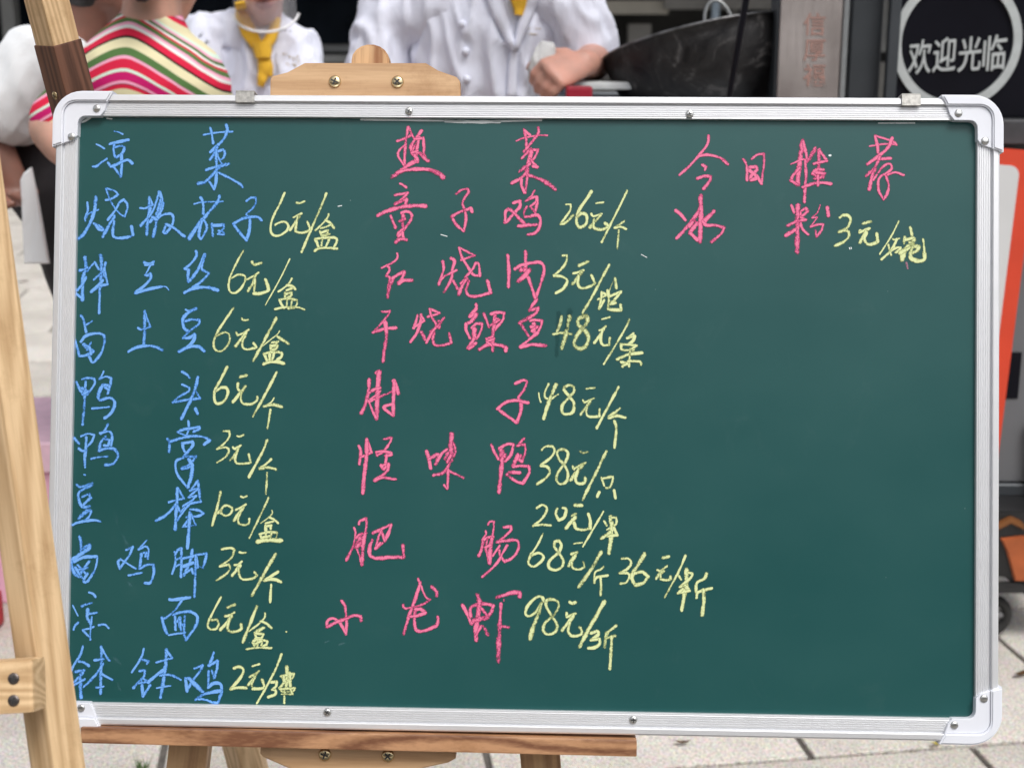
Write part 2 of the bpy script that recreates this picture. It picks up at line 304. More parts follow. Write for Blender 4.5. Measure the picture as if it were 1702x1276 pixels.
        '15:-2305,753 -2325,721 -2397,663 -2466,606|31:-2329,700 -2267,665 -2218,629|20:-2377,643 -2312,652 -2344,623|29:-2388,615 -2381,562|29:-2380,611 -2323,615 -2331,583 -2375,566|31:-2448,533 -2427,485 -2410,456|29:-2444,535 -2347,554 -2281,544 -2279,510 -2321,478|29:-2395,534 -2398,477|29:-2351,546 -2370,477|31:-2451,436 -2386,457 -2312,457 -2259,442',
        '29:-2803,403 -2859,289 -2914,184 -2922,109 -2902,57 -2859,57 -2810,101 -2790,167 -2810,206 -2857,206 -2904,175',
        '34:-2678,308 -2616,325|26:-2696,248 -2695,194 -2666,173|34:-2624,221 -2685,140 -2741,71|26:-2661,168 -2665,88 -2636,55 -2560,54 -2511,90 -2508,123',
        '29:-2327,356 -2410,190 -2548,-67',
        '17:-2347,113 -2379,68 -2447,31|31:-2445,31 -2350,49 -2274,29|23:-2380,1 -2391,-84 -2406,-178',
        '23:-2829,-207 -2774,-209 -2768,-258 -2819,-325 -2885,-379 -2800,-362 -2771,-395 -2808,-457 -2883,-505',
        '20:-2695,-252 -2673,-259 -2634,-242|23:-2733,-361 -2714,-375 -2658,-342|29:-2685,-375 -2713,-427 -2760,-484|26:-2687,-389 -2711,-465 -2697,-510 -2636,-516 -2560,-505 -2582,-426',
        '27:-2407,-291 -2457,-415 -2576,-642',
        '26:-2366,-470 -2417,-518 -2473,-558|31:-2473,-561 -2398,-548 -2317,-564|24:-2402,-598 -2403,-668 -2410,-800',
        '30:-2845,-787 -2875,-934 -2920,-1104|26:-2865,-985 -2837,-959 -2835,-990 -2789,-1012 -2737,-979 -2735,-934 -2781,-914 -2819,-928 -2842,-971',
        '23:-2649,-827 -2625,-836 -2595,-822|23:-2695,-955 -2638,-926 -2601,-902|34:-2619,-930 -2666,-987 -2710,-1056|26:-2651,-987 -2674,-1053 -2654,-1091 -2597,-1095 -2569,-1080 -2565,-1038',
        '23:-2385,-833 -2429,-937 -2562,-1221',
        '17:-2351,-955 -2345,-983 -2390,-1030 -2455,-1078|26:-2371,-1021 -2323,-1044 -2290,-1074|23:-2408,-1078 -2332,-1058|29:-2408,-1097 -2405,-1144|26:-2398,-1106 -2355,-1096 -2360,-1129|29:-2463,-1182 -2443,-1221|26:-2468,-1182 -2378,-1162 -2300,-1166 -2300,-1208 -2330,-1232|26:-2402,-1172 -2410,-1238|26:-2350,-1166 -2363,-1237|40:-2481,-1253 -2377,-1237 -2258,-1240|23:-2429,-1210 -2359,-1197',
        '26:-2823,-1330 -2736,-1316 -2702,-1336 -2725,-1402 -2781,-1454 -2839,-1493 -2752,-1473 -2740,-1515 -2788,-1572 -2868,-1625',
        '23:-2652,-1356 -2626,-1363 -2590,-1356|23:-2700,-1477 -2667,-1472 -2629,-1443|33:-2648,-1481 -2685,-1533 -2722,-1580|26:-2662,-1504 -2651,-1579 -2617,-1612 -2532,-1606 -2480,-1572 -2504,-1544',
        '34:-2308,-1368 -2401,-1529 -2525,-1760',
        '26:-2282,-1536 -2343,-1575 -2413,-1618|29:-2413,-1621 -2323,-1607 -2252,-1631|25:-2346,-1659 -2350,-1734 -2353,-1823',
        '20:-2823,-1782 -2878,-1886 -2928,-1990|26:-2928,-1990 -2946,-2056 -2922,-2088 -2874,-2087 -2842,-2045 -2857,-1993 -2914,-2004',
        '29:-2759,-1879 -2689,-1853|26:-2782,-1964 -2753,-1959 -2692,-1925|34:-2715,-1958 -2771,-2034 -2822,-2091|31:-2734,-1977 -2756,-2062 -2741,-2104 -2675,-2108 -2623,-2079 -2627,-2039',
        '31:-2478,-1865 -2535,-2012 -2609,-2210',
        '20:-2399,-1930 -2403,-1972 -2468,-2039 -2550,-2101|26:-2440,-2005 -2392,-2023 -2335,-2069|29:-2476,-2095 -2411,-2066 -2453,-2095|26:-2495,-2114 -2480,-2165|26:-2485,-2119 -2414,-2127 -2428,-2160 -2485,-2170|29:-2512,-2208 -2493,-2236|26:-2508,-2194 -2447,-2179 -2375,-2192 -2380,-2224 -2417,-2239|23:-2465,-2193 -2469,-2240|23:-2423,-2192 -2431,-2235|29:-2493,-2222 -2427,-2192|23:-2573,-2272 -2483,-2256 -2334,-2256',
        '29:-2688,-2454 -2641,-2439 -2598,-2462 -2611,-2518 -2667,-2594 -2718,-2647|29:-2718,-2651 -2647,-2636 -2567,-2639',
        '23:-2513,-2431 -2447,-2411|26:-2535,-2531 -2488,-2507 -2446,-2474|31:-2460,-2488 -2497,-2545 -2548,-2609|29:-2488,-2544 -2515,-2601 -2505,-2643 -2429,-2641 -2397,-2618 -2417,-2557',
        '23:-2236,-2314 -2291,-2457 -2382,-2636 -2463,-2778',
        '26:-2327,-2579 -2279,-2573 -2283,-2616 -2321,-2649 -2288,-2653 -2287,-2690 -2357,-2720',
        '40:-2182,-2432 -2181,-2548 -2193,-2642|23:-2203,-2633 -2203,-2773|23:-2238,-2521 -2115,-2496 -2129,-2538 -2209,-2572 -2233,-2521|31:-2158,-2492 -2147,-2613|26:-2194,-2567 -2250,-2634 -2226,-2666|26:-2245,-2643 -2104,-2631 -2127,-2664 -2221,-2671|23:-2230,-2689 -2126,-2688 -2146,-2641|26:-2210,-2511 -2209,-2568|26:-2153,-2492 -2148,-2548',
        '17:-2197,-2100 -2191,-2101',
        '23:415,1983 457,1983 458,1936 411,1860 365,1798|31:367,1795 412,1808 482,1879|31:653,2107 607,2032 542,1937 515,1842 530,1776 563,1767 610,1805 609,1880 562,1899 529,1870',
        '17:702,1996 772,2006|20:656,1895 675,1871 754,1896|34:740,1881 685,1815 643,1767|34:684,1843 680,1768 732,1744 798,1759 812,1787 788,1806',
        '23:993,2117 927,1977 844,1807 757,1627',
        '29:971,1831 929,1798 882,1764|29:882,1764 939,1774 986,1751|23:918,1741 912,1656 905,1562',
        '26:389,1496 426,1497 427,1450 390,1383 306,1302|29:306,1302 372,1298 429,1270 429,1233 392,1176 327,1138',
        '34:547,1403 629,1440|26:489,1327 531,1337 587,1357|43:569,1338 532,1290 485,1228|31:541,1309 537,1224 570,1187 655,1206 697,1235 663,1310',
        '29:829,1410 757,1273 674,1112 582,952',
        '14:888,1284 861,1236 838,1175|29:887,1284 899,1194|23:722,1080 815,1123 768,1146|26:763,1151 755,1076 739,991|20:746,1000 787,1076|31:819,1166 830,1076 821,991 882,983 948,983 942,1035|23:843,1114 946,1157 881,1077|34:881,1067 844,1039 891,1049',
        '31:385,917 368,837 340,766|29:307,747 397,762 486,748|46:461,913 438,790 389,616|46:611,924 545,895 546,838 603,792 641,726 632,670 586,613 529,622 505,669 547,763 612,839 630,896 601,924',
        '20:766,894 841,915|23:743,789 762,793 804,827|27:790,812 744,737 698,671|26:771,793 756,699 782,648 838,653 843,719',
        '23:1025,897 996,824 922,692 789,470',
        '20:1067,764 1006,716|29:1006,716 1076,735 1063,693 1026,664|26:946,659 1026,655 1096,646 1017,603 956,612 951,654|29:1073,609 989,551 915,513|34:915,518 1017,561 1148,581|23:1035,618 1028,449|34:957,490 1009,477 962,448|29:1018,500 1130,497 1140,469',
        '17:175,189 185,133 197,103|23:268,275 232,190 242,143 289,134 363,182|37:339,271 279,125 227,-50|31:419,248 465,268 508,245 508,202 439,126 397,70 403,4 450,-9 501,15 509,99 467,155 414,220 419,248',
        '20:627,236 705,242|23:593,128 608,102 701,146|31:664,115 627,63 576,-8|26:636,82 628,7 656,-30 750,-25 754,46',
        '27:931,256 842,84 727,-137',
        '29:945,53 899,15 843,-28|31:843,-38 918,-18 998,-36|29:895,-70 912,-140 897,-318',
        '26:208,-350 247,-317 312,-316 332,-362 286,-429 202,-495|29:202,-500 258,-504 289,-550 259,-607 171,-673|29:416,-343 453,-361 454,-417 408,-502 362,-568 353,-634 391,-671 447,-642 460,-567 427,-492 370,-427 355,-371 378,-343 416,-343',
        '34:575,-359 603,-373 641,-359|23:506,-501 516,-529|29:521,-519 623,-466|40:604,-481 549,-547 489,-627|31:558,-519 531,-613 550,-659 597,-663 625,-639 623,-607',
        '31:820,-356 745,-516 672,-667 599,-817',
        '26:779,-605 803,-679|26:788,-614 867,-594 886,-608 859,-692 822,-698|31:757,-740 739,-783|29:897,-720 911,-794',
        '26:173,-898 219,-867 264,-897 242,-966 192,-1023 136,-1067|26:136,-1064 215,-1055 304,-1061',
        '29:361,-902 350,-953 379,-1009 425,-986 447,-929 441,-900 412,-893',
        '37:531,-867 594,-867|37:498,-968 538,-950|37:532,-984 488,-1030 448,-1085|31:522,-1030 545,-1086 613,-1097 675,-1084 675,-1005 657,-949',
        '20:799,-922 726,-1050 609,-1255',
        '23:807,-1014 834,-1057|34:867,-968 868,-1025|23:873,-977 918,-979 919,-1036 834,-1093|40:879,-1025 875,-1161 853,-1314|26:896,-1070 931,-1143 835,-1150|34:863,-1116 784,-1176',
        '20:230,-1138 183,-1239 122,-1336|26:122,-1330 94,-1410 129,-1449 174,-1437 230,-1385 235,-1346 190,-1320 127,-1344',
        '29:337,-1259 342,-1214 381,-1202 405,-1247 377,-1315 293,-1396 293,-1458 356,-1480 418,-1439 421,-1383 383,-1321 337,-1259',
        '17:521,-1230 601,-1216|37:502,-1325 553,-1313|37:542,-1330 503,-1393 475,-1438|26:503,-1404 515,-1455 572,-1471 628,-1447 614,-1397',
        '40:780,-1309 674,-1492 573,-1635',
        '23:809,-1439 776,-1468 725,-1497 720,-1593|26:720,-1576 742,-1542 844,-1523|26:776,-1536 783,-1615 780,-1705',
        '26:973,-1365 1035,-1362 1064,-1401 1036,-1453 957,-1499 1036,-1498 1048,-1532 1015,-1589 964,-1598',
        '40:1193,-1315 1126,-1429 1082,-1497 1077,-1565 1111,-1610|34:1111,-1610 1184,-1586 1223,-1529 1172,-1485 1099,-1497',
        '29:1361,-1352 1417,-1336|26:1313,-1465 1342,-1471 1403,-1427|31:1370,-1470 1331,-1505 1303,-1545|26:1342,-1493 1342,-1550 1399,-1560 1438,-1548 1435,-1526',
        '23:1575,-1326 1511,-1479 1444,-1605 1383,-1721',
        '26:1517,-1519 1534,-1552|43:1588,-1461 1585,-1591 1564,-1704|31:1569,-1648 1559,-1750 1542,-1838|26:1601,-1484 1641,-1494 1624,-1534 1524,-1620 1580,-1603|26:1591,-1614 1616,-1653 1507,-1677 1552,-1637',
        '29:1776,-1492 1749,-1544 1681,-1584 1682,-1725|29:1682,-1719 1699,-1668 1823,-1627|37:1747,-1645 1750,-1758 1734,-1876',
        '29:244,-1770 229,-1736 169,-1742 90,-1828 76,-1898 111,-1917 171,-1876 220,-1791|43:225,-1791 191,-1906 147,-2016 121,-2132',
        '31:321,-1909 270,-1825 265,-1770 309,-1754 370,-1768 385,-1823 341,-1904 262,-1975 243,-2045 283,-2084 353,-2063 372,-1993 321,-1909',
        '31:490,-1777 515,-1791 545,-1779|26:461,-1882 466,-1917 546,-1885|37:526,-1906 482,-1971 418,-2047|31:492,-1971 478,-2051 513,-2095 583,-2089 608,-2059 587,-2014',
        '40:815,-1771 741,-1907 672,-2028 589,-2194',
        '31:693,-2067 753,-2046 763,-2076 694,-2132 773,-2121 779,-2161 729,-2201 669,-2207',
        '31:932,-1994 853,-2055 833,-2105|40:838,-2065 824,-2195|31:833,-2115 923,-2088|31:888,-2094 884,-2223 873,-2398',
        '29:3001,1878 3031,1897 3077,1897 3101,1854 3078,1793 3038,1759 2992,1739 3051,1756 3085,1740 3085,1699 3045,1652 2959,1608',
        '34:3217,1821 3293,1843|29:3191,1754 3184,1734 3230,1754 3277,1775|34:3244,1748 3224,1700 3188,1643|31:3250,1734 3231,1680 3258,1627 3304,1627 3357,1648 3347,1728',
        '17:3553,1847 3482,1702 3377,1534',
        '20:3499,1676 3516,1669 3559,1684|26:3536,1676 3503,1602 3463,1548 3394,1484|23:3456,1622 3470,1568 3483,1522|23:3496,1575 3536,1596 3569,1596 3563,1576 3523,1549 3563,1556',
        '31:3661,1787 3678,1714|34:3612,1697 3602,1636|34:3615,1670 3688,1684 3698,1671 3661,1644 3688,1630 3629,1610|46:3648,1610 3609,1570 3583,1482|40:3569,1549 3622,1576 3695,1610 3741,1604 3728,1571 3682,1550|40:3681,1604 3662,1537 3669,1497 3708,1477 3761,1474 3794,1491 3794,1551|23:3780,1678 3787,1631 3794,1551',
    ]),
    ('pink', [
        '29:-1204,2580 -1143,2599 -1063,2637 -1097,2713|29:-1101,2709 -1123,2542 -1134,2342|23:-1114,2552 -1179,2494 -1193,2437 -1139,2352|31:-973,2676 -1029,2600 -1075,2514 -1036,2466 -1007,2381|31:-991,2619 -1009,2543 -1026,2381|26:-1063,2637 -1038,2600 -953,2609|29:-953,2614 -947,2533 -946,2467 -922,2401|29:-1075,2533 -1055,2447 -999,2467 -946,2448|34:-1036,2447 -1007,2400|46:-979,2453 -907,2391|26:-1019,2562 -1065,2466 -1008,2486|40:-1049,2376 -1129,2323 -1204,2266 -1251,2228|34:-1205,2275 -1110,2300 -1015,2310 -902,2306 -806,2278|49:-883,2298 -806,2273 -754,2231',
        '23:-1170,2171 -1141,2157 -1110,2135|29:-1216,2062 -1098,2081 -1154,2019 -1219,1976|31:-1215,1972 -1153,2000 -1106,2020 -1115,1972 -1143,1958|40:-1379,1866 -1294,1905 -1171,1943 -1058,1958 -925,1959|29:-1256,1862 -1231,1801 -1207,1749|29:-1152,1891 -1105,1906 -1062,1887 -1056,1840 -1103,1764 -1131,1726|46:-1137,1868 -1140,1735|46:-1170,1811 -1118,1830|31:-1131,1740 -1178,1697 -1177,1668 -1140,1707 -1129,1640|40:-1205,1611 -1158,1640 -1096,1631',
        '29:-629,2080 -577,2118 -521,2123 -515,2090 -548,2043 -571,1986 -551,1929|29:-551,1929 -536,1853 -545,1777 -558,1720|31:-558,1720 -630,1786 -673,1857 -603,1900 -490,1939 -480,1906',
        '20:-65,2586 7,2615 139,2639 229,2640|31:6,2695 26,2615 32,2539|23:11,2686 64,2644|31:143,2715 144,2663 92,2587 9,2487|31:74,2511 37,2473 -9,2420|26:75,2501 141,2502 127,2454 95,2407|43:79,2492 66,2416 39,2331 40,2255|29:66,2416 138,2336 95,2345|34:67,2369 11,2330 -32,2292|31:39,2283 -26,2226 -103,2183|31:44,2274 36,2179 21,2094 -11,2160 -12,2217|34:58,2260 153,2227 229,2190|49:219,2194 267,2162 310,2124',
        '31:-85,1994 -24,2013 -23,1961 -79,1894 -153,1809 -167,1809|29:-163,1818 -159,1913 -126,1932|37:-126,1937 -69,1885 17,1800|24:112,2113 80,2056 33,2013|29:33,2013 99,2047 136,2052 137,1981 119,1900 76,1962 127,2000|26:43,1961 15,1904 25,1862 91,1867|31:91,1872 148,1877 172,1830 163,1764 121,1707 56,1692|37:-35,1772 45,1780 130,1787',
        '23:-1189,1503 -1184,1469 -1221,1422 -1334,1364|29:-1277,1379 -1258,1350 -1290,1289 -1252,1265 -1270,1171 -1275,1081|40:-1275,1095 -1251,1199 -1228,1266|31:-1233,1265 -1181,1299 -1120,1328 -1125,1295 -1171,1214|40:-1171,1219 -1124,1247 -1048,1248',
        '29:-753,1430 -742,1364 -765,1279 -788,1208|31:-673,1459 -639,1436 -657,1365 -666,1270 -698,1204 -739,1133|23:-774,1251 -718,1298 -619,1348|34:-651,1247 -632,1214 -608,1167|26:-578,1446 -522,1465 -447,1490 -599,1564 -569,1470 -521,1394 -463,1310 -397,1296 -408,1405 -436,1419 -473,1348 -538,1281|34:-519,1267 -575,1224|37:-529,1253 -566,1196 -598,1120|31:-500,1243 -527,1158 -498,1107 -413,1103 -291,1137 -323,1250',
        '34:-135,1492 -122,1351 -124,1195',
        '37:35,1531 36,1446 38,1333|31:-62,1365 4,1404 98,1423 173,1429 211,1391 207,1316 176,1202 132,1089 100,1183 62,1286|46:-10,1356 70,1352 33,1305 -32,1248',
        '26:-1326,948 -1290,945 -1252,953 -1266,915 -1336,830 -1410,749|31:-1410,749 -1297,783 -1193,793|37:-1292,844 -1282,726 -1295,603 -1310,476',
        '26:-987,918 -996,871 -1023,790|29:-954,923 -958,852 -989,748 -1050,662|23:-949,909 -922,862 -1014,804|34:-947,753 -908,683|29:-890,902 -836,915 -779,939 -870,976 -855,910 -816,844 -778,797 -774,854 -788,863|34:-732,897 -787,825 -862,759|29:-815,797 -862,730 -898,655|29:-824,754 -837,683 -813,632 -738,633 -662,657 -681,746',
        '34:-431,1027 -426,989 -487,913|37:-487,913 -425,928 -467,866 -523,837|29:-523,837 -523,781 -484,701|29:-466,800 -429,838 -372,839 -372,801 -409,716 -437,697|51:-443,791 -441,706|29:-446,697 -502,607 -427,655|34:-492,602 -450,631|31:-355,933 -330,877 -306,807|29:-284,934 -232,949 -162,945 -175,878 -249,784|37:-246,925 -263,783 -268,586|29:-241,897 -203,878 -297,821|29:-267,717 -328,698 -314,679 -253,699|37:-393,594 -313,642 -200,638 -139,615 -143,587|29:-323,670 -276,633',
        '34:147,1075 116,1032 75,970|37:75,970 159,995 131,938 -13,852|34:-9,852 30,796 73,730|29:85,872 132,881 198,873 185,816 143,740|40:123,844 119,778|34:95,815 156,816 105,778|29:157,759 78,693 -1,624|34:-1,624 107,646 238,638',
        '37:-1439,294 -1447,172 -1474,58 -1510,-22|23:-1379,361 -1360,382 -1333,376|46:-1346,371 -1357,182 -1365,-72|29:-1442,172 -1395,201 -1329,220|29:-1441,87 -1338,135 -1206,193|23:-1329,192 -1441,96|26:-1441,96 -1412,21 -1368,-63|37:-1204,288 -1158,170|34:-1202,278 -1205,137 -1205,-37|29:-1204,71 -1289,46 -1289,23 -1212,-38',
        '29:-46,276 33,310 62,291 34,216 -17,145 7,103|34:7,112 8,18 -28,-90|31:-33,-93 -123,-30 -213,34 -152,87 -59,116 73,96',
        '29:-1529,-333 -1510,-385 -1522,-507|23:-1514,-441 -1406,-393 -1450,-280|39:-1453,-271 -1453,-412 -1473,-600 -1485,-779|26:-1289,-264 -1219,-251 -1232,-297 -1292,-382 -1353,-420 -1363,-387 -1283,-382 -1217,-395 -1216,-414 -1273,-424|34:-1263,-419 -1272,-494|29:-1243,-499 -1314,-514 -1290,-551 -1243,-513|34:-1243,-504 -1252,-560 -1308,-617 -1369,-657|29:-1369,-655 -1298,-631 -1171,-645',
        '34:-882,-377 -857,-461 -842,-536|37:-867,-452 -783,-408 -768,-422 -796,-502|29:-782,-469 -736,-394 -689,-356|51:-644,-209 -652,-327 -632,-421|34:-629,-299 -609,-355 -622,-420|40:-679,-393 -707,-445|34:-688,-478 -651,-411|37:-641,-454 -687,-534 -733,-581 -813,-601|31:-677,-553 -526,-624|26:-677,-543 -676,-637 -682,-731 -711,-694',
        '29:-270,-304 -236,-379 -198,-444|31:-189,-341 -119,-298 -58,-302 -81,-396 -136,-462|57:-170,-359 -155,-434|51:-137,-406 -169,-444|40:-160,-434 -173,-566 -189,-753|31:40,-244 -21,-315|29:-16,-310 50,-300 55,-366 23,-460|40:13,-404 -15,-432 23,-460|43:-15,-404 -61,-508|31:-61,-513 14,-502 89,-506 95,-562 35,-666 -31,-648 -116,-588|37:-116,-588 -79,-564 6,-568',
        '26:-1517,-1075 -1510,-1045 -1450,-1019 -1444,-1079 -1458,-1160|20:-1563,-1109 -1549,-1151 -1558,-1231 -1573,-1292 -1631,-1418|34:-1553,-1251 -1597,-1342 -1631,-1413|31:-1544,-1206 -1504,-1170 -1443,-1159|51:-1538,-1261 -1498,-1200 -1473,-1170|51:-1542,-1291 -1492,-1250|39:-1458,-1160 -1477,-1280 -1484,-1456|23:-1532,-1311 -1506,-1381 -1495,-1431',
        '31:-1387,-1159 -1302,-1117 -1212,-1076 -1231,-1146 -1270,-1232 -1302,-1132|26:-1302,-1127 -1331,-1198 -1355,-1304 -1290,-1248|34:-1355,-1299 -1310,-1248|37:-1387,-1219 -1411,-1289 -1405,-1370 -1329,-1394 -1218,-1382 -1086,-1380|37:-1096,-1265 -1092,-1325 -1086,-1380',
        '23:-290,-1063 -275,-1032 -235,-1032 -239,-1112 -248,-1172|20:-311,-1121 -309,-1153 -343,-1204 -338,-1254 -377,-1355|31:-338,-1214 -293,-1183 -243,-1177|34:-333,-1224 -352,-1304 -377,-1355|29:-293,-1193 -312,-1283 -292,-1333 -280,-1413|43:-253,-1192 -267,-1293 -270,-1423|34:-312,-1273 -262,-1253',
        '29:-139,-1083 -74,-1075 -73,-1110 -123,-1161 -192,-1222|37:-202,-1222 -132,-1211 -52,-1200|27:-72,-1200 -12,-1209 4,-1259 -20,-1329 -70,-1380 -130,-1406 -171,-1351 -181,-1302|20:-177,-1256 -241,-1353|26:-107,-1255 -151,-1331 -210,-1432 -339,-1554',
        '29:-1671,-1801 -1642,-1846 -1629,-1925 -1622,-2016 -1626,-2113|26:-1626,-2107 -1679,-2017 -1714,-1983 -1760,-1967 -1805,-1996 -1805,-2047|34:-1805,-2047 -1714,-2001 -1623,-1965 -1554,-1938 -1491,-1946 -1485,-1985',
        '23:-948,-1580 -918,-1653 -871,-1754 -831,-1776|34:-924,-1619 -974,-1779 -1018,-1904 -1078,-2104|29:-831,-1776 -904,-1823 -1064,-1865 -1087,-1826|34:-972,-1881 -977,-1972 -958,-2062 -890,-2072 -776,-2025 -754,-1979 -755,-1934|34:-972,-1869 -915,-1868 -875,-1902 -937,-1926 -1017,-1938|37:-815,-1654 -769,-1702 -769,-1741',
        '34:-522,-1823 -482,-1896 -435,-1997|37:-447,-1929 -437,-1838 -312,-1808 -232,-1824 -254,-1892 -322,-1944 -429,-1985|51:-384,-1724 -363,-1803 -379,-1939|49:-379,-1939 -389,-2053 -387,-2149|51:-412,-1962 -288,-1938|34:-346,-1848 -288,-1915|31:-343,-2018 -399,-2121|46:-326,-2018 -280,-2096',
        '40:-205,-1746 -120,-1720 -40,-1696 17,-1701 15,-1735|14:-133,-1760 -133,-1777|31:-158,-1802 -163,-1902 -167,-2004|49:-167,-1992 -174,-2140 -178,-2349|37:-156,-2015 -82,-2025',
        '26:1760,2647 1749,2567 1675,2463 1582,2358 1488,2271|26:1666,2453 1750,2465 1844,2445 1910,2412 1938,2375|34:1900,2412 1943,2375|26:1704,2368 1737,2348 1728,2321|34:1658,2238 1724,2260 1780,2256 1775,2218 1717,2142',
        '26:2084,2427 2111,2390 2125,2314 2124,2225|26:2171,2428 2218,2466 2283,2476 2284,2381 2270,2268 2262,2193 2219,2268|31:2153,2315 2153,2348 2209,2353 2219,2324 2163,2268 2163,2225 2210,2240 2200,2277 2163,2305 2153,2315',
        '49:2648,2605 2628,2459 2610,2318 2602,2186|34:2620,2346 2555,2270 2541,2223 2602,2186|18:2538,2378 2619,2416 2684,2431|29:2651,2600 2684,2459 2694,2412|43:2768,2535 2712,2431 2684,2403|29:2670,2421 2681,2271 2667,2158|34:2672,2177 2666,2021|40:2805,2516 2801,2394 2797,2290|29:2810,2507 2875,2413 2750,2384|34:2843,2328 2778,2328 2741,2290 2806,2253 2853,2291 2778,2300|40:2760,2243 2844,2258|31:2649,2162 2751,2196 2835,2206 2914,2195|29:2792,2272 2793,2178',
        '31:1457,1931 1502,1896 1549,1839|34:1692,2076 1688,2019 1670,1925 1559,1774 1467,1669|43:1688,2057 1694,1916 1690,1793 1687,1638|40:1583,1783 1629,1840 1643,1812 1606,1736 1588,1717 1653,1812|29:1597,1717 1663,1652|43:1815,1926 1764,1879 1723,1831|31:1708,1831 1746,1794 1830,1794 1915,1771 1887,1719 1794,1634',
        '29:2546,1988 2571,1922|51:2608,1983 2604,1847 2604,1659 2601,1547|31:2637,1876 2632,1932 2683,1960 2697,1932 2632,1876 2679,1852 2595,1838 2511,1795|37:2493,1705 2586,1762|26:2632,1819 2651,1763 2707,1712',
        '17:2817,1994 2790,1924 2739,1872 2790,1877 2726,1787|24:2726,1787 2800,1811 2846,1811 2828,1755 2782,1693 2774,1750|37:2883,1971 2892,1892',
        '20:3278,2554 3403,2576 3529,2572|23:3328,2655 3487,2604 3529,2569|31:3328,2650 3347,2575 3357,2491|34:3487,2633 3459,2557 3385,2481 3255,2382|31:3385,2434 3473,2442|37:3376,2453 3321,2349 3247,2274|34:3330,2340 3302,2274 3275,2147|26:3312,2237 3386,2340 3441,2388 3478,2379 3483,2341 3432,2294 3386,2275 3358,2218 3368,2124 3410,2049 3443,2106 3456,2181 3432,2275|23:3442,2284 3516,2308 3595,2283',
    ]),
    ('white', [
        '21:2900,2465 2909,2465',
        '11:3091,1592 3097,1578|11:3106,1597 3111,1583',
        '9:-773,1686 -715,1670',
        '8:1133,1512 1185,1484',
        '8:-1762,1950 -1727,1956',
    ]),
    ('pinksmudge', [
        '23:3626,1456 3639,1399',
    ]),
    ('smear', [
        '149:-4078,-1908 -4057,-2107 -4066,-2239',
        '114:-3864,-1000 -3827,-1114',
        '92:-3773,-1228 -3731,-1302',
        '80:-3837,-2378 -3779,-2428',
        '69:-3798,-2616 -3774,-2673',
        '69:-3718,-1662 -3689,-1684',
        '92:-4034,-330 -4048,-474',
        '17:-1825,-2196 -1780,-2178',
        '17:-1693,-2216 -1642,-2198',
    ]),
    ('wipe', [
        '63:358,950 340,550',
        '63:461,974 423,722',
    ]),
    ('film', [
        '17:-1555,2783 -977,2778 -574,2774',
        '29:-747,2773 -459,2766 -229,2770',
        '17:-287,2773 172,2784',
        '20:-4282,2769 -4246,2746 -4171,2787',
        '14:-4007,2782 -3960,2777',
        '11:3358,2774 3697,2776',
    ]),
]

# ================================================================== materials of the place
PINE = wood('pine', (0.36, 0.20, 0.095), (0.60, 0.38, 0.20), 'Z', 0.5, 150, 1.0)
PINE_NEAR = wood('pale_pine', (0.52, 0.33, 0.165), (0.76, 0.54, 0.31), 'Z', 0.5, 230, 0.8)
PINE_X = wood('pine_lengthwise', (0.44, 0.26, 0.13), (0.60, 0.39, 0.22), 'X', 0.45, 90, 0.7)
TRAYW = wood('reddish_pine', (0.19, 0.080, 0.040), (0.50, 0.27, 0.14), 'X', 0.42, 70, 1.0, 0.22)
STRIPEW = wood('striped_pine', (0.30, 0.13, 0.05), (0.66, 0.42, 0.22), 'Z', 0.45, 150, 1.0)
DARKW = wood('dark_brown_wood', (0.075, 0.03, 0.017), (0.17, 0.075, 0.045), 'Z', 0.4, 160, 1.0)
STEEL = plain('zinc_screw', (0.62, 0.62, 0.60), 0.28, 1.0, 0.1, 300)
OLDSC = plain('old_screw', (0.16, 0.14, 0.13), 0.35, 1.0, 0.3, 300)
BRASS = plain('brass_screw', (0.62, 0.50, 0.30), 0.25, 1.0, 0.15, 300)
DARKHOLE = plain('screw_slot', (0.03, 0.03, 0.03), 0.7)
CAPW = plain('white_plastic', (0.76, 0.78, 0.84), 0.32, 0, 0.03, 30)
CLIPM = plain('dull_tin', (0.50, 0.49, 0.46), 0.45, 0.7, 0.25, 260, 0.15)

def make_alu():
    m, nt, b = new_mat('brushed_aluminium')
    n = N(nt, 'ShaderNodeTexNoise'); n.inputs['Scale'].default_value = 60; n.inputs['Detail'].default_value = 6
    nt.links.new(coords(nt), n.inputs['Vector'])
    s = N(nt, 'ShaderNodeTexNoise'); s.inputs['Scale'].default_value = 35; s.inputs['Detail'].default_value = 8; s.inputs['Roughness'].default_value = 0.8
    nt.links.new(coords(nt), s.inputs['Vector'])
    r = ramp(nt, s.outputs[0], [(0.3, (0.76, 0.77, 0.79)), (0.5, (0.79, 0.80, 0.82)), (0.76, (0.78, 0.79, 0.81)), (0.84, (0.62, 0.61, 0.60))])
    nt.links.new(r.outputs[0], b.inputs['Base Color'])
    b.inputs['Metallic'].default_value = 0.5
    rr = ramp(nt, n.outputs[0], [(0.3, (0.37, 0.37, 0.37)), (0.7, (0.40, 0.40, 0.40))])
    nt.links.new(rr.outputs[0], b.inputs['Roughness'])
    return m
ALU = make_alu()

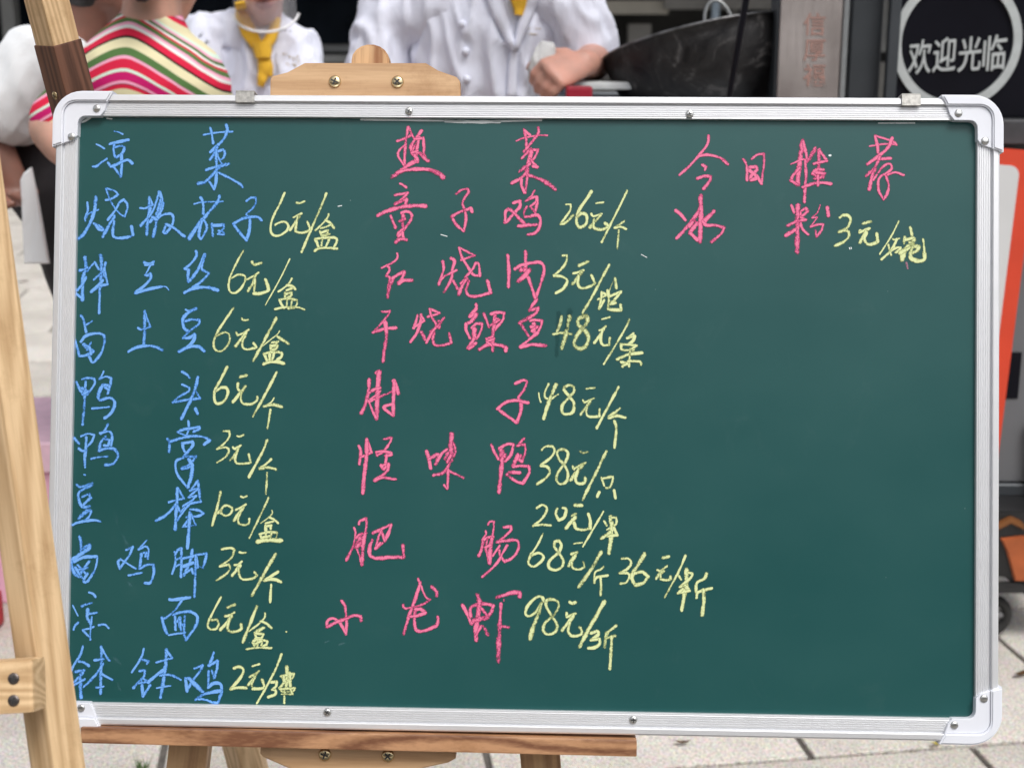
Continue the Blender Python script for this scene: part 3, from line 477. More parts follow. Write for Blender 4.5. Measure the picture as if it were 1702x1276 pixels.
def make_green():
    m, nt, b = new_mat('green_writing_surface')
    a = N(nt, 'ShaderNodeTexNoise'); a.inputs['Scale'].default_value = 5; a.inputs['Detail'].default_value = 6; a.inputs['Roughness'].default_value = 0.6
    nt.links.new(coords(nt, (1, 1, 1.6)), a.inputs['Vector'])
    c = N(nt, 'ShaderNodeTexNoise'); c.inputs['Scale'].default_value = 26; c.inputs['Detail'].default_value = 9; c.inputs['Roughness'].default_value = 0.75; c.inputs['Distortion'].default_value = 0.6
    nt.links.new(coords(nt, (1, 1, 0.7)), c.inputs['Vector'])
    base = ramp(nt, a.outputs[0], [(0.3, (0.0075, 0.070, 0.069)), (0.7, (0.0100, 0.079, 0.077))])
    dust = ramp(nt, c.outputs[0], [(0.58, (0, 0, 0)), (0.80, (0.035, 0.035, 0.035))])
    mx = N(nt, 'ShaderNodeMix', data_type='RGBA'); mx.inputs[7].default_value = (0.42, 0.50, 0.48, 1)
    nt.links.new(dust.outputs[0], mx.inputs[0]); nt.links.new(base.outputs[0], mx.inputs[6])
    # tiny specks of chalk
    v = N(nt, 'ShaderNodeTexVoronoi'); v.inputs['Scale'].default_value = 55
    nt.links.new(coords(nt, (1, 1, 1)), v.inputs['Vector'])
    sp = ramp(nt, v.outputs['Distance'], [(0.0, (1, 1, 1)), (0.035, (0, 0, 0))])
    sv = N(nt, 'ShaderNodeSeparateColor'); nt.links.new(v.outputs['Color'], sv.inputs[0])
    gt = N(nt, 'ShaderNodeMath', operation='GREATER_THAN'); gt.inputs[1].default_value = 0.93
    nt.links.new(sv.outputs[0], gt.inputs[0])
    mm = N(nt, 'ShaderNodeMath', operation='MULTIPLY'); nt.links.new(gt.outputs[0], mm.inputs[0]); nt.links.new(sp.outputs[0], mm.inputs[1])
    m2 = N(nt, 'ShaderNodeMix', data_type='RGBA'); m2.inputs[7].default_value = (0.35, 0.42, 0.40, 1)
    nt.links.new(mm.outputs[0], m2.inputs[0]); nt.links.new(mx.outputs[2], m2.inputs[6])
    nt.links.new(m2.outputs[2], b.inputs['Base Color'])
    rr = ramp(nt, a.outputs[0], [(0.3, (0.33, 0.33, 0.33)), (0.7, (0.40, 0.40, 0.40))])
    nt.links.new(rr.outputs[0], b.inputs['Roughness'])
    b.inputs['Specular IOR Level'].default_value = 0.5
    return m
GREEN = make_green()

def make_chalk(name, col, pale, dens=0.0, amax=1.0, edge=-0.85):
    m, nt, b = new_mat(name)
    uv = nt.nodes.new('ShaderNodeUVMap'); uv.uv_map = 'across'
    sx = nt.nodes.new('ShaderNodeSeparateXYZ'); nt.links.new(uv.outputs[0], sx.inputs[0])
    d = N(nt, 'ShaderNodeMath', operation='MULTIPLY'); nt.links.new(sx.outputs[0], d.inputs[0]); nt.links.new(sx.outputs[0], d.inputs[1])
    oc = coords(nt)
    g = N(nt, 'ShaderNodeTexNoise'); g.inputs['Scale'].default_value = 950; g.inputs['Detail'].default_value = 3
    l = N(nt, 'ShaderNodeTexNoise'); l.inputs['Scale'].default_value = 75; l.inputs['Detail'].default_value = 3
    k = N(nt, 'ShaderNodeTexNoise'); k.inputs['Scale'].default_value = 260; k.inputs['Detail'].default_value = 2
    for q in (g, l, k): nt.links.new(oc, q.inputs['Vector'])
    # density = 1.25 + dens - 0.95*u^2 + 1.5*(grain-.5) + 1.1*(pressure-.5)
    def mad(x, f, add):
        n = N(nt, 'ShaderNodeMath', operation='MULTIPLY_ADD'); n.inputs[1].default_value = f
        nt.links.new(x, n.inputs[0])
        if isinstance(add, float): n.inputs[2].default_value = add
        else: nt.links.new(add, n.inputs[2])
        return n.outputs[0]
    s = mad(d.outputs[0], edge, 1.02 + dens - 0.75 - 0.75 - 0.5)
    s = mad(g.outputs[0], 1.5, s)
    s = mad(l.outputs[0], 1.5, s)
    s = mad(k.outputs[0], 1.0, s)
    s = mad(sx.outputs[1], 1.0, s)
    al = ramp(nt, s, [(0.08, (0, 0, 0)), (0.66, (amax,) * 3)])
    cr = ramp(nt, s, [(0.3, tuple(x * 0.82 for x in col)), (0.6, col), (0.95, pale)])
    nt.links.new(cr.outputs[0], b.inputs['Base Color'])
    nt.links.new(al.outputs[0], b.inputs['Alpha'])
    b.inputs['Roughness'].default_value = 0.95
    b.inputs['Specular IOR Level'].default_value = 0.1
    return m
CHALK = {
    'blue': make_chalk('blue_chalk', (0.090, 0.28, 0.71), (0.19, 0.42, 0.84)),
    'pink': make_chalk('pink_chalk', (0.60, 0.100, 0.225), (0.80, 0.21, 0.35)),
    'yellow': make_chalk('yellow_chalk', (0.44, 0.51, 0.23), (0.70, 0.76, 0.40)),
    'white': make_chalk('white_chalk', (0.62, 0.70, 0.70), (0.8, 0.85, 0.85)),
    'smear': make_chalk('chalk_smear', (0.20, 0.38, 0.46), (0.3, 0.45, 0.5), -0.05, 0.13, -1.9),
    'wipe': make_chalk('damp_wipe', (0.006, 0.030, 0.029), (0.008, 0.034, 0.032), 0.2, 0.22, -1.3),
    'film': make_chalk('torn_film', (0.50, 0.60, 0.60), (0.7, 0.75, 0.75), 0.6, 0.95),
    'pinksmudge': make_chalk('pink_smudge', (0.50, 0.22, 0.32), (0.5, 0.25, 0.3), -0.1, 0.6),
}
CHALK_LABEL = {'blue': 'blue chalk', 'pink': 'pink chalk', 'yellow': 'yellow chalk', 'white': 'white chalk'}

# ================================================================== screws shared by everything
def screw_meshes(r, h, flat=False):
    bm = bmesh.new()
    pr = [(0, -h), (0.45, -h * 0.97), (0.75, -h * 0.8), (0.93, -h * 0.5), (1.0, -h * 0.12), (1.0, 0)]
    n = 20
    rings = []
    c = bm.verts.new((0, -h, 0))
    for f, y in pr[1:]:
        rings.append([bm.verts.new((f * r * math.cos(k * 2 * math.pi / n), y, f * r * math.sin(k * 2 * math.pi / n))) for k in range(n)])
    for k in range(n):
        bm.faces.new((c, rings[0][(k + 1) % n], rings[0][k]))
    for a, b in zip(rings, rings[1:]):
        for k in range(n):
            j = (k + 1) % n
            bm.faces.new((a[k], a[j], b[j], b[k]))
    bmesh.ops.recalc_face_normals(bm, faces=bm.faces)
    head = bm_mesh(bm, 'screw_head', True)
    bm = box_bm(r * 1.15, h * 0.5, r * 0.24, (0, -h * 0.82, 0))
    box_bm(r * 0.24, h * 0.5, r * 1.15, (0, -h * 0.825, 0), bm=bm)
    cross = bm_mesh(bm, 'slot')
    return head, cross
SCR = {'small': screw_meshes(0.0038, 0.0016), 'big': screw_meshes(0.0062, 0.0030), 'wood': screw_meshes(0.0042, 0.0010)}
def screw(parent, M, size, mat, ang=0.0):
    """M: world matrix, screw axis along -Y"""
    hm, cm = SCR[size]
    o = link('screw', hm if hm.materials and hm.materials[0] == mat else hm.copy(), None, parent, M @ Matrix.Rotation(ang, 4, 'Y'), True)
    if not o.data.materials: o.data.materials.append(mat)
    if parent.parent is None:
        c = link('slot', cm, DARKHOLE, o)
    return o

# ================================================================== BLACKBOARD (local: x right, y away from viewer, z up the board)
U = Vector((0.999461, -0.032667, -0.003167)); Nn = Vector((-0.030636, -0.963222, 0.266954)).normalized()
U = (U - Nn * U.dot(Nn)).normalized()
Yb = -Nn; Zb = U.cross(Yb).normalized()
PC = Vector((0.00761, 1.26643, 0.95618))
BM = Matrix(((U.x, Yb.x, Zb.x, PC.x), (U.y, Yb.y, Zb.y, PC.y), (U.z, Yb.z, Zb.z, PC.z), (0, 0, 0, 1)))
T = Matrix.Translation
board = thing('blackboard', 'green chalkboard menu in an aluminium frame, covered in blue, pink and yellow handwriting', 'chalkboard', BM @ T((0, 0, -0.30)))
def on_board(name, me, mat, parent=None, off=(0, 0, 0)):
    return link(name, me, mat, parent or board, BM @ T(off), True)
panel = on_board('writing_panel', bm_mesh(box_bm(0.866, 0.005, 0.570, (0, 0.0025, 0)), 'panel'), GREEN)
on_board('back_board', bm_mesh(box_bm(0.870, 0.006, 0.574, (0, 0.0095, 0)), 'back'), plain('hardboard', (0.30, 0.20, 0.12), 0.8))

# frame rails: one mitred profile each
HW, HH2 = 0.4475, 0.300
PROF = [(0.0, 0.0150), (0.0, -0.0060), (0.0006, -0.0074), (0.0018, -0.0082), (0.0060, -0.0085), (0.0066, -0.0080), (0.0067, -0.0040), (0.0082, -0.0040), (0.0083, -0.0050)]
tt = 0.0084
for k in range(5):
    PROF += [(tt + 0.0004, -0.0057), (tt + 0.0016, -0.0057), (tt + 0.0020, -0.0050)]
    tt += 0.00215
PROF += [(0.0200, -0.0052), (0.0206, -0.0044), (0.0206, -0.0003), (0.0206, 0.0150)]
def rail(p, q, inx, inz):
    bm = bmesh.new()
    ra, rb = [], []
    for t, y in PROF:
        # mitre : both ends move inwards with t
        if inz:     # horizontal rail, its square-cut ends hidden under the corner caps
            ax, bx = p[0] * 0.93, q[0] * 0.93; az = bz = p[1] + inz * t
        else:
            az, bz = p[1] * 0.90, q[1] * 0.90; ax = bx = p[0] + inx * t
        ra.append(bm.verts.new((ax, y, az))); rb.append(bm.verts.new((bx, y, bz)))
    n = len(PROF)
    for i in range(n - 1):
        bm.faces.new((ra[i], ra[i + 1], rb[i + 1], rb[i]))
    bm.faces.new((ra[-1], ra[0], rb[0], rb[-1]))
    bmesh.ops.recalc_face_normals(bm, faces=bm.faces)
    return on_board('frame_rail', bm_mesh(bm, 'rail'), ALU)
rail_top = rail((-HW, HH2), (HW, HH2), 0, -1)
rail_bot = rail((HW, -HH2), (-HW, -HH2), 0, 1)
rail_left = rail((-HW, -HH2), (-HW, HH2), 1, 0)
rail_right = rail((HW, HH2), (HW, -HH2), -1, 0)

def arc(cx, cz, r, a0, a1, n=8):
    return [(cx + r * math.cos(R(a0 + (a1 - a0) * i / n)), cz + r * math.sin(R(a0 + (a1 - a0) * i / n))) for i in range(n + 1)]
def corner_cap(sx, sz):
    # in corner coordinates s (along x inward), t (along z inward)
    outer = [(-0.0022, 0.0515)] + [(-0.0022, 0.030)] + arc(0.0258, 0.0258, 0.028, 180, 270, 8) + [(0.0555, -0.0022)]
    band_in = [(0.0500, 0.0078)] + arc(0.0198, 0.0198, 0.012, 270, 180, 6) + [(0.0078, 0.0480)]
    plate_in = [(0.0495, 0.0079), (0.0470, 0.0160), (0.0430, 0.0212)] + arc(0.0282, 0.0282, 0.0068, 270, 180, 6) + [(0.0212, 0.0400), (0.0170, 0.0445), (0.0079, 0.0475)] + arc(0.0198, 0.0198, 0.0119, 180, 270, 6)
    def mp(poly):
        return [(sx * (HW - s), sz * (HH2 - t)) for s, t in poly]
    bm = prism_bm(mp(outer + band_in), -0.0118, 0.0165, 0.0014, 3)
    prism_bm(mp(plate_in), -0.0086, 0.004, 0.0004, 1, bm)
    bmesh.ops.recalc_face_normals(bm, faces=bm.faces)
    c = on_board('corner_cap', bm_mesh(bm, 'corner_cap'), CAPW)
    return c
for sx, sz, scr in ((-1, 1, [(-0.4081, 0.2858), (-0.4319, 0.2586)]), (1, 1, [(0.4084, 0.2853), (0.4331, 0.2593)]),
                    (1, -1, [(0.4335, -0.2599), (0.4065, -0.2848)]), (-1, -1, [(-0.4118, -0.2840), (-0.4335, -0.2600)])):
    cap = corner_cap(sx, sz)
    for i, (x, z) in enumerate(scr):
        s = screw(cap, BM @ T((x, -0.0086, z)), 'small', STEEL, 0.5 + i)
for i, (x, z) in enumerate([(-0.1089, 0.2853), (0.1573, 0.2838), (-0.1782, -0.2842), (0.1095, -0.2860)]):
    screw(board, BM @ T((x, -0.0061, z)), 'small', STEEL, 0.4 + i * 0.9)
for x in (-0.2653, 0.3640):
    bm = box_bm(0.0178, 0.0008, 0.0105, (x, -0.0100, 0.2972), 0.0003)
    box_bm(0.0178, 0.0230, 0.0008, (x, 0.0012, 0.3029), 0.0002, bm=bm)
    box_bm(0.0178, 0.0030, 0.0008, (x, -0.0085, 0.2922), 0.0002, bm=bm)
    on_board('hanging_clip', bm_mesh(bm, 'clip'), CLIPM)

# ---- chalk handwriting: flat deposits a fraction of a millimetre over the panel
def smooth_path(pts, step=1.6):
    P = [Vector((a, b)) for a, b in pts]
    # split at sharp corners
    segs, cur = [], [P[0]]
    for i in range(1, len(P)):
        cur.append(P[i])
        if i < len(P) - 1:
            a = (P[i] - P[i - 1]); b = (P[i + 1] - P[i])
            if a.length and b.length and a.angle(b) > R(75):
                segs.append(cur); cur = [P[i]]
    segs.append(cur)
    out = []
    for s in segs:
        if len(s) == 2:
            n = max(1, int((s[1] - s[0]).length / 5)); out.append([s[0].lerp(s[1], k / n) for k in range(n + 1)]); continue
        q = []
        for i in range(len(s) - 1):
            p0 = s[max(i - 1, 0)]; p1 = s[i]; p2 = s[i + 1]; p3 = s[min(i + 2, len(s) - 1)]
            if i == 0: p0 = p1 * 2 - p2
            if i == len(s) - 2: p3 = p2 * 2 - p1
            n = max(2, int((p2 - p1).length / step))
            n = min(n, 14)
            for k in range(n):
                t = k / n
                q.append(0.5 * ((2 * p1) + (p2 - p0) * t + (2 * p0 - 5 * p1 + 4 * p2 - p3) * t * t + (3 * p1 - p0 - 3 * p2 + p3) * t ** 3))
        q.append(s[-1]); out.append(q)
    return out
_rng = random.Random(5)
def chalk_mesh(strokes):
    verts, faces, uvs = [], [], []
    lay = 0
    for w, pts in strokes:
        for seg in smooth_path(pts):
            y = -0.00030 - lay * 0.00002
            lay += 1
            n = len(seg)
            rows = []
            ph = _rng.random() * 6; dd = _rng.uniform(-0.16, 0.16) - max(0.0, w - 3.0) * 0.09; d2 = _rng.uniform(-0.20, 0.20)
            for i, p in enumerate(seg):
                t = (seg[min(i + 1, n - 1)] - seg[max(i - 1, 0)])
                if t.length < 1e-6: t = Vector((1, 0))
                t.normalize(); m = Vector((-t.y, t.x))
                ww = w * 0.5 * (1.07 + 0.12 * math.sin(ph + i * 0.6))
                rows.append((p, m, t, ww, 0.0))
            # rounded ends
            p, m, t, ww, _ = rows[0]; head = [(p - t * ww * math.sin(R(a)), m, t, ww * math.cos(R(a)), math.sin(R(a))) for a in (85, 60, 30)]
            p, m, t, ww, _ = rows[-1]; tail = [(p + t * ww * math.sin(R(a)), m, t, ww * math.cos(R(a)), math.sin(R(a))) for a in (30, 60, 85)]
            rows = head + rows + tail
            base = len(verts)
            for p, m, t, ww, e in rows:
                for s in (-1, 0, 1):
                    q = p + m * ww * s
                    verts.append((q.x * 0.001, y, q.y * 0.001))
                    uvs.append((abs(s) if s else e * 0.97, dd + d2 * math.sin(ph + len(verts) * 0.05)))
            for i in range(len(rows) - 1):
                for s in (0, 1):
                    a = base + i * 3 + s
                    faces.append((a, a + 3, a + 4, a + 1))
    me = bpy.data.meshes.new('chalk')
    me.from_pydata(verts, [], faces)
    uvl = me.uv_layers.new(name='across')
    for poly in me.polygons:
        for li in poly.loop_indices:
            uvl.data[li].uv = uvs[me.loops[li].vertex_index]
    return me
def decode(s):
    """one mark: 'width:x,z x,z ...|...' in tenths of a millimetre, measured from the middle of the panel"""
    out = []
    for part in s.split('|'):
        w, rest = part.split(':')
        out.append((float(w) / 10, [tuple(int(q) / 10 for q in a.split(',')) for a in rest.split(' ')]))
    return out
for colour, chars in WRITING:
    for s in chars:
        me = chalk_mesh(decode(s))
        nm = {'smear': 'chalk_smear', 'wipe': 'damp_wipe_mark', 'film': 'torn_film', 'pinksmudge': 'chalk_smear'}.get(colour, 'chalk_character')
        o = link(nm, me, CHALK[colour], panel)
        if nm == 'chalk_character': o['label'] = CHALK_LABEL[colour] + ' handwriting'

# ================================================================== EASEL that carries the board
def easel_pt(x, y, z): return BM @ Vector((x, y, z))
def drop(x, y, z, dx=0.0, dz=-1.0, dy=0.0):
    """run from a board-local point along a board-local direction down to the ground"""
    A = easel_pt(x, y, z); D = (BM.to_3x3() @ Vector((dx, dy, dz)))
    return A + D * (A.z / -D.z)
ez = thing('easel', 'pine easel that carries the green chalkboard, with rounded mast tip, clamp and shelf', 'easel', loc=(0.0, 1.05, 0))
FR = Nn
def loc_prism(name, poly, y0, y1, mat, parent, bev=0.002):
    return link(name, bm_mesh(prism_bm(poly, y0, y1, bev, 2), name), mat, parent, BM, True)
clampP = [(-0.2472, 0.276), (-0.2472, 0.3215), (-0.2455, 0.3243), (-0.2307, 0.3283), (-0.2138, 0.3375), (-0.0958, 0.3378), (-0.0835, 0.3305), (-0.0660, 0.3245), (-0.0625, 0.3205), (-0.0608, 0.276)]
cl = loc_prism('clamp_plate', clampP, 0.0185, 0.0330, PINE_X, ez, 0.001)
for x in (-0.1841, -0.1231):
    screw(ez, BM @ T((x, 0.0185, 0.3192)), 'big', BRASS, 0.4 if x < -0.15 else 0.75)
mast_top = [(-0.1708, -0.35), (-0.1708, 0.3450)] + [(-0.1523 - 0.0185 * math.cos(R(a)), 0.3450 + 0.0155 * math.sin(R(a))) for a in range(20, 161, 20)] + [(-0.1338, 0.3450), (-0.1338, -0.35)]
mast = loc_prism('mast', [(x, z) for x, z in mast_top], 0.0340, 0.0560, STRIPEW, ez)
trayP = [(-0.4200, -0.0780), (0.1120, -0.0780), (0.1120, 0.020), (-0.4200, 0.020)]
# shelf the board stands on
def shelf():
    M = BM @ T((-0.1485, 0.012, -0.3090)) @ Matrix.Rotation(R(0.30), 4, 'Y')
    me = bm_mesh(box_bm(0.522, 0.056, 0.0150, (0, 0, 0), 0.0014, 2), 'shelf')
    return link('shelf', me, TRAYW, ez, M, True)
shelf()
brk = [(-0.2425, -0.3165), (-0.0570, -0.3165), (-0.0570, -0.3265), (-0.0640, -0.3305), (-0.0890, -0.3365), (-0.1040, -0.3480), (-0.1950, -0.3480), (-0.2120, -0.3400), (-0.2400, -0.3285), (-0.2425, -0.3255)]
loc_prism('bracket_plate', brk, 0.0000, 0.0150, PINE_X, ez, 0.001)
for x in (-0.1809, -0.1210):
    screw(ez, BM @ T((x, 0.0, -0.3250)), 'big', BRASS, 0.3 if x < -0.15 else 0.8)
for s, x0 in ((-1, -0.3195), (1, 0.0205)):
    A = easel_pt(x0 - s * 0.052, 0.047, 0.215)
    B = drop(x0, 0.047, -0.325, s * 0.10)
    beam('leg', A, B, 0.0385, 0.022, FR, PINE, ez)
beam('cross_bar', easel_pt(-0.30, 0.070, 0.10), easel_pt(0.0, 0.070, 0.10), 0.038, 0.02, FR, PINE, ez)
beam('cross_bar', easel_pt(-0.355, 0.070, -0.52), easel_pt(0.055, 0.070, -0.52), 0.038, 0.02, FR, PINE, ez)
beam('rear_leg', easel_pt(-0.152, 0.100, 0.12), Vector((-0.16, 1.98, 0.0)), 0.038, 0.02, FR, PINE, ez)

# ================================================================== second easel behind, third easel in front at the left
ez2 = thing('easel', 'pale wooden easel standing behind the chalkboard with a dark brown leg joint at upper left', 'easel', loc=(-0.6, 1.7, 0))
a2 = at(67, -40, 1.47); b2 = at(404, 1262, 1.66)
dirn = (b2 - a2); ground2 = a2 + dirn * (a2.z / -dirn.z)
front2 = Vector((-0.60, -0.78, 0.15))
top2 = a2 - dirn.normalized() * 0.22
dn = dirn.normalized()
j0 = at(93, 72, 0); 
# where the brown joint starts along the leg
def along(A, D, py):
    lo, hi = 0.0, 1.4
    for _ in range(40):
        m = (lo + hi) / 2
        P = A + D * m - _C
        y = 638 - FPX * P.dot(_up) / P.dot(_fw)
        if y < py: lo = m
        else: hi = m
    return A + D * lo
js = along(a2, dn, 70)
beam('leg', top2, js + dn * 0.02, 0.0330, 0.0330, front2, PINE_NEAR, ez2, 0.004)
jo = beam('brown_joint', js, js + dn * 0.30, 0.0350, 0.0350, front2, DARKW, ez2, 0.0015)
jo['label'] = 'dark brown stained leg joint'
beam('leg', js + dn * 0.28, ground2, 0.0330, 0.0330, front2, PINE_NEAR, ez2, 0.004)
fm = jo.matrix_basis
WJ = wmat(jo)
screw(ez2, WJ @ T((0.003, -0.0175, 0.052)), 'wood', BRASS, 0.3)
screw(ez2, WJ @ T((0.0175, -0.0030, 0.040)) @ Matrix.Rotation(R(90), 4, 'Z'), 'wood', BRASS, 0.7)
apex2 = top2 + Vector((0, 0, 0.02))
beam('leg', apex2 + Vector((-0.05, 0, 0)), Vector((apex2.x - 0.42, 1.62, 0)), 0.033, 0.033, (0, -1, 0.1), PINE_NEAR, ez2, 0.004)
beam('rear_leg', top2 + (top2 - _C) * 0.07, Vector((ground2.x * 1.02 - 0.015, 1.86, 0)), 0.028, 0.028, (0, -1, 0.1), PINE_NEAR, ez2, 0.004)
beam('cross_bar', apex2 + Vector((-0.08, 0, -0.03)), apex2 + Vector((0.03, 0, -0.03)), 0.05, 0.05, (0, -1, 0.1), PINE_NEAR, ez2, 0.004)

ez3 = thing('easel', 'pale pine easel nearest the camera at the left edge, with a screwed cross bar', 'easel', loc=(-0.6, 0.95, 0))
a3 = at(-22, 434, 1.00); b3 = at(97, 1276, 0.93)
d3 = (b3 - a3).normalized()
g3 = a3 + d3 * (a3.z / -d3.z)
front3 = Vector((-0.52, -0.82, 0.22))
beam('leg', a3 - d3 * 0.55, g3, 0.0270, 0.0290, front3, PINE_NEAR, ez3, 0.0035)
ap3 = a3 - d3 * 0.50
beam('leg', ap3 + Vector((-0.03, 0, 0)), Vector((ap3.x - 0.40, 0.95, 0)), 0.027, 0.027, (0, -1, 0.1), PINE_NEAR, ez3, 0.0035)
beam('rear_leg', ap3 + Vector((-0.02, 0.03, 0)), Vector((ap3.x - 0.16, 1.38, 0)), 0.027, 0.027, (0, -1, 0.1), PINE_NEAR, ez3, 0.0035)
cb_r = at(66, 1136, 0.905); cb_l = at(-560, 1175, 0.905)
cb = beam('cross_bar', cb_l, cb_r, 0.0370, 0.0260, (-0.05, -0.94, 0.34), PINE_NEAR, ez3, 0.003)
WC = wmat(cb); Lc = (cb_r - cb_l).length
for (px, py) in ((20, 1128), (25, 1163)):
    P = WC.inverted() @ at(px, py, 0.892)
    screw(ez3, WC @ T((P.x, -0.0131, P.z)), 'wood', OLDSC, 0.3)

# ================================================================== GROUND: granite slabs on a bed that runs to the horizon
def make_granite(name, joints):
    m, nt, b = new_mat(name)
    oc = coords(nt)
    v = N(nt, 'ShaderNodeTexNoise'); v.inputs['Scale'].default_value = 210; v.inputs['Detail'].default_value = 3; v.inputs['Roughness'].default_value = 0.7
    g = N(nt, 'ShaderNodeTexVoronoi'); g.inputs['Scale'].default_value = 170
    big = N(nt, 'ShaderNodeTexNoise'); big.inputs['Scale'].default_value = 2.3; big.inputs['Detail'].default_value = 6; big.inputs['Roughness'].default_value = 0.7
    for q in (v, g, big): nt.links.new(oc, q.inputs['Vector'])
    r = ramp(nt, v.outputs[0], [(0.32, (0.22, 0.195, 0.17)), (0.43, (0.56, 0.51, 0.45)), (0.50, (0.76, 0.71, 0.64)), (0.60, (0.86, 0.82, 0.76))])
    mx = N(nt, 'ShaderNodeMix', data_type='RGBA', blend_type='MULTIPLY'); mx.inputs[0].default_value = 0.22
    nt.links.new(r.outputs[0], mx.inputs[6]); nt.links.new(g.outputs['Color'], mx.inputs[7])
    hs = N(nt, 'ShaderNodeHueSaturation'); hs.inputs['Saturation'].default_value = 0.75
    nt.links.new(mx.outputs[2], hs.inputs['Color'])
    st = ramp(nt, big.outputs[0], [(0.38, (0.74, 0.73, 0.71)), (0.60, (1, 1, 1))])
    m2 = N(nt, 'ShaderNodeMix', data_type='RGBA', blend_type='MULTIPLY'); m2.inputs[0].default_value = 0.8
    nt.links.new(hs.outputs[0], m2.inputs[6]); nt.links.new(st.outputs[0], m2.inputs[7])
    out = m2.outputs[2]
    oi = nt.nodes.new('ShaderNodeObjectInfo')
    if joints:
        br = N(nt, 'ShaderNodeTexBrick'); br.inputs['Scale'].default_value = 1
        br.inputs['Brick Width'].default_value = 0.6; br.inputs['Row Height'].default_value = 0.6; br.inputs['Mortar Size'].default_value = 0.006
        br.inputs['Color1'].default_value = (1, 1, 1, 1); br.inputs['Color2'].default_value = (0.82, 0.82, 0.82, 1); br.inputs['Mortar'].default_value = (0.15, 0.14, 0.12, 1)
        mp = nt.nodes.new('ShaderNodeMapping'); mp.inputs['Rotation'].default_value = (0, 0, -R(8.3))
        nt.links.new(oc, mp.inputs['Vector']); nt.links.new(mp.outputs[0], br.inputs['Vector'])
        m3 = N(nt, 'ShaderNodeMix', data_type='RGBA', blend_type='MULTIPLY'); m3.inputs[0].default_value = 1
        nt.links.new(out, m3.inputs[6]); nt.links.new(br.outputs['Color'], m3.inputs[7]); out = m3.outputs[2]
    else:
        rr = ramp(nt, oi.outputs['Random'], [(0.0, (0.80, 0.79, 0.77)), (1.0, (1.0, 0.99, 0.97))])
        m3 = N(nt, 'ShaderNodeMix', data_type='RGBA', blend_type='MULTIPLY'); m3.inputs[0].default_value = 1
        nt.links.new(out, m3.inputs[6]); nt.links.new(rr.outputs[0], m3.inputs[7]); out = m3.outputs[2]
    nt.links.new(out, b.inputs['Base Color'])
    b.inputs['Roughness'].default_value = 0.8
    bump(nt, b, v.outputs[0], 0.4, 0.002)
    return m
GRAN = make_granite('granite', False)
GRANF = make_granite('granite_far', True)
BED = plain('mortar_bed', (0.11, 0.10, 0.09), 0.95, 0, 0.3, 60)
bm = bmesh.new()
bmesh.ops.create_grid(bm, x_segments=2, y_segments=2, size=150, matrix=T((0, 60, -0.012)))
ground = link('pavement', bm_mesh(bm, 'pavement'), GRANF)
tag(ground, kind='structure')
bm = bmesh.new()
bmesh.ops.create_grid(bm, x_segments=1, y_segments=1, size=6.5, matrix=T((0, 5.4, -0.008)))
bed = link('paving_bed', bm_mesh(bm, 'bed'), BED); tag(bed, kind='structure')
ang = R(8.3)
ex = Vector((math.cos(ang), math.sin(ang), 0)); ey = Vector((-math.sin(ang), math.cos(ang), 0))
org = Vector((0.560, 2.334, 0))          # a column joint on the row line
slab_me = [bm_mesh(box_bm(0.587, 0.586, 0.02, (0, 0, -0.010), 0.0022), 'paving_slab') for _ in range(1)]
_r = random.Random(3)
cnt = 0
for j in range(-2, 16):
    for i in range(-12, 12):
        ofs = 0.0 if j % 2 == 0 else 0.312
        c = org + ex * (0.6 * (i + 0.5) + ofs) + ey * (0.6 * (j + 0.5))
        if not (1.4 < c.y < 11.2 and abs(c.x) < 0.44 * c.y + 0.8): continue
        if -0.12 * c.y < c.x < 0.20 * c.y and c.y > 3.2: continue     # behind the board: nothing of it shows
        M = T(c + Vector((0, 0, _r.uniform(-0.0015, 0.0015)))) @ Matrix.Rotation(ang, 4, 'Z') @ Matrix.Rotation(_r.uniform(-0.0015, 0.0015), 4, 'X')
        link('paving_slab', slab_me[0], GRAN, bed, M, True); cnt += 1

# a few fallen leaves and weeds between the slabs
LEAF = plain('dry_leaf', (0.16, 0.085, 0.035), 0.7)
YLEAF = plain('yellow_leaf', (0.62, 0.52, 0.06), 0.6)
def leaf(label, px, py, L, rot, mat):
    P = at(px, py, 1); d = ray(px, py); t = CAM_H / -d.z; P = _C + d * t
    bm = bmesh.new()
    pr = [(-1, 0), (-0.6, 0.22), (0, 0.32), (0.6, 0.2), (1, 0), (0.6, -0.2), (0, -0.3), (-0.6, -0.22)]
    vs = [bm.verts.new((x * L / 2, y * L / 2, 0.006 + 0.006 * x * x)) for x, y in pr]
    c = bm.verts.new((0, 0, 0.003))
    for k in range(8): bm.faces.new((c, vs[k], vs[(k + 1) % 8]))
    r = bmesh.ops.solidify(bm, geom=bm.faces[:], thickness=0.0006)
    o = link('leaf', bm_mesh(bm, 'leaf'), mat, None, T((P.x, P.y, 0.002)) @ Matrix.Rotation(rot, 4, 'Z'))
    return tag(o, label, 'leaf')
leaf('small curled brown leaf on the pale slab below the right half of the chalkboard', 1134, 1239, 0.034, 0.0, LEAF)
leaf('thin brown leaf lying at the right edge of the paving', 1698, 1124, 0.05, 0.6, LEAF)
leaf('bright yellow leaf under the lower right corner of the chalkboard', 1558, 1240, 0.036, 0.5, YLEAF)
leaf('yellow green leaf on the paving left of the chalkboard, above the pink box', 64, 700, 0.07, 0.3, plain('green_leaf', (0.40, 0.48, 0.10), 0.6))
leaf('dry leaf on the paving left of the chalkboard beside the white shirt person', 38, 470, 0.08, 0.9, LEAF)
GRASS = plain('grass', (0.07, 0.14, 0.03), 0.6)
bm = bmesh.new()
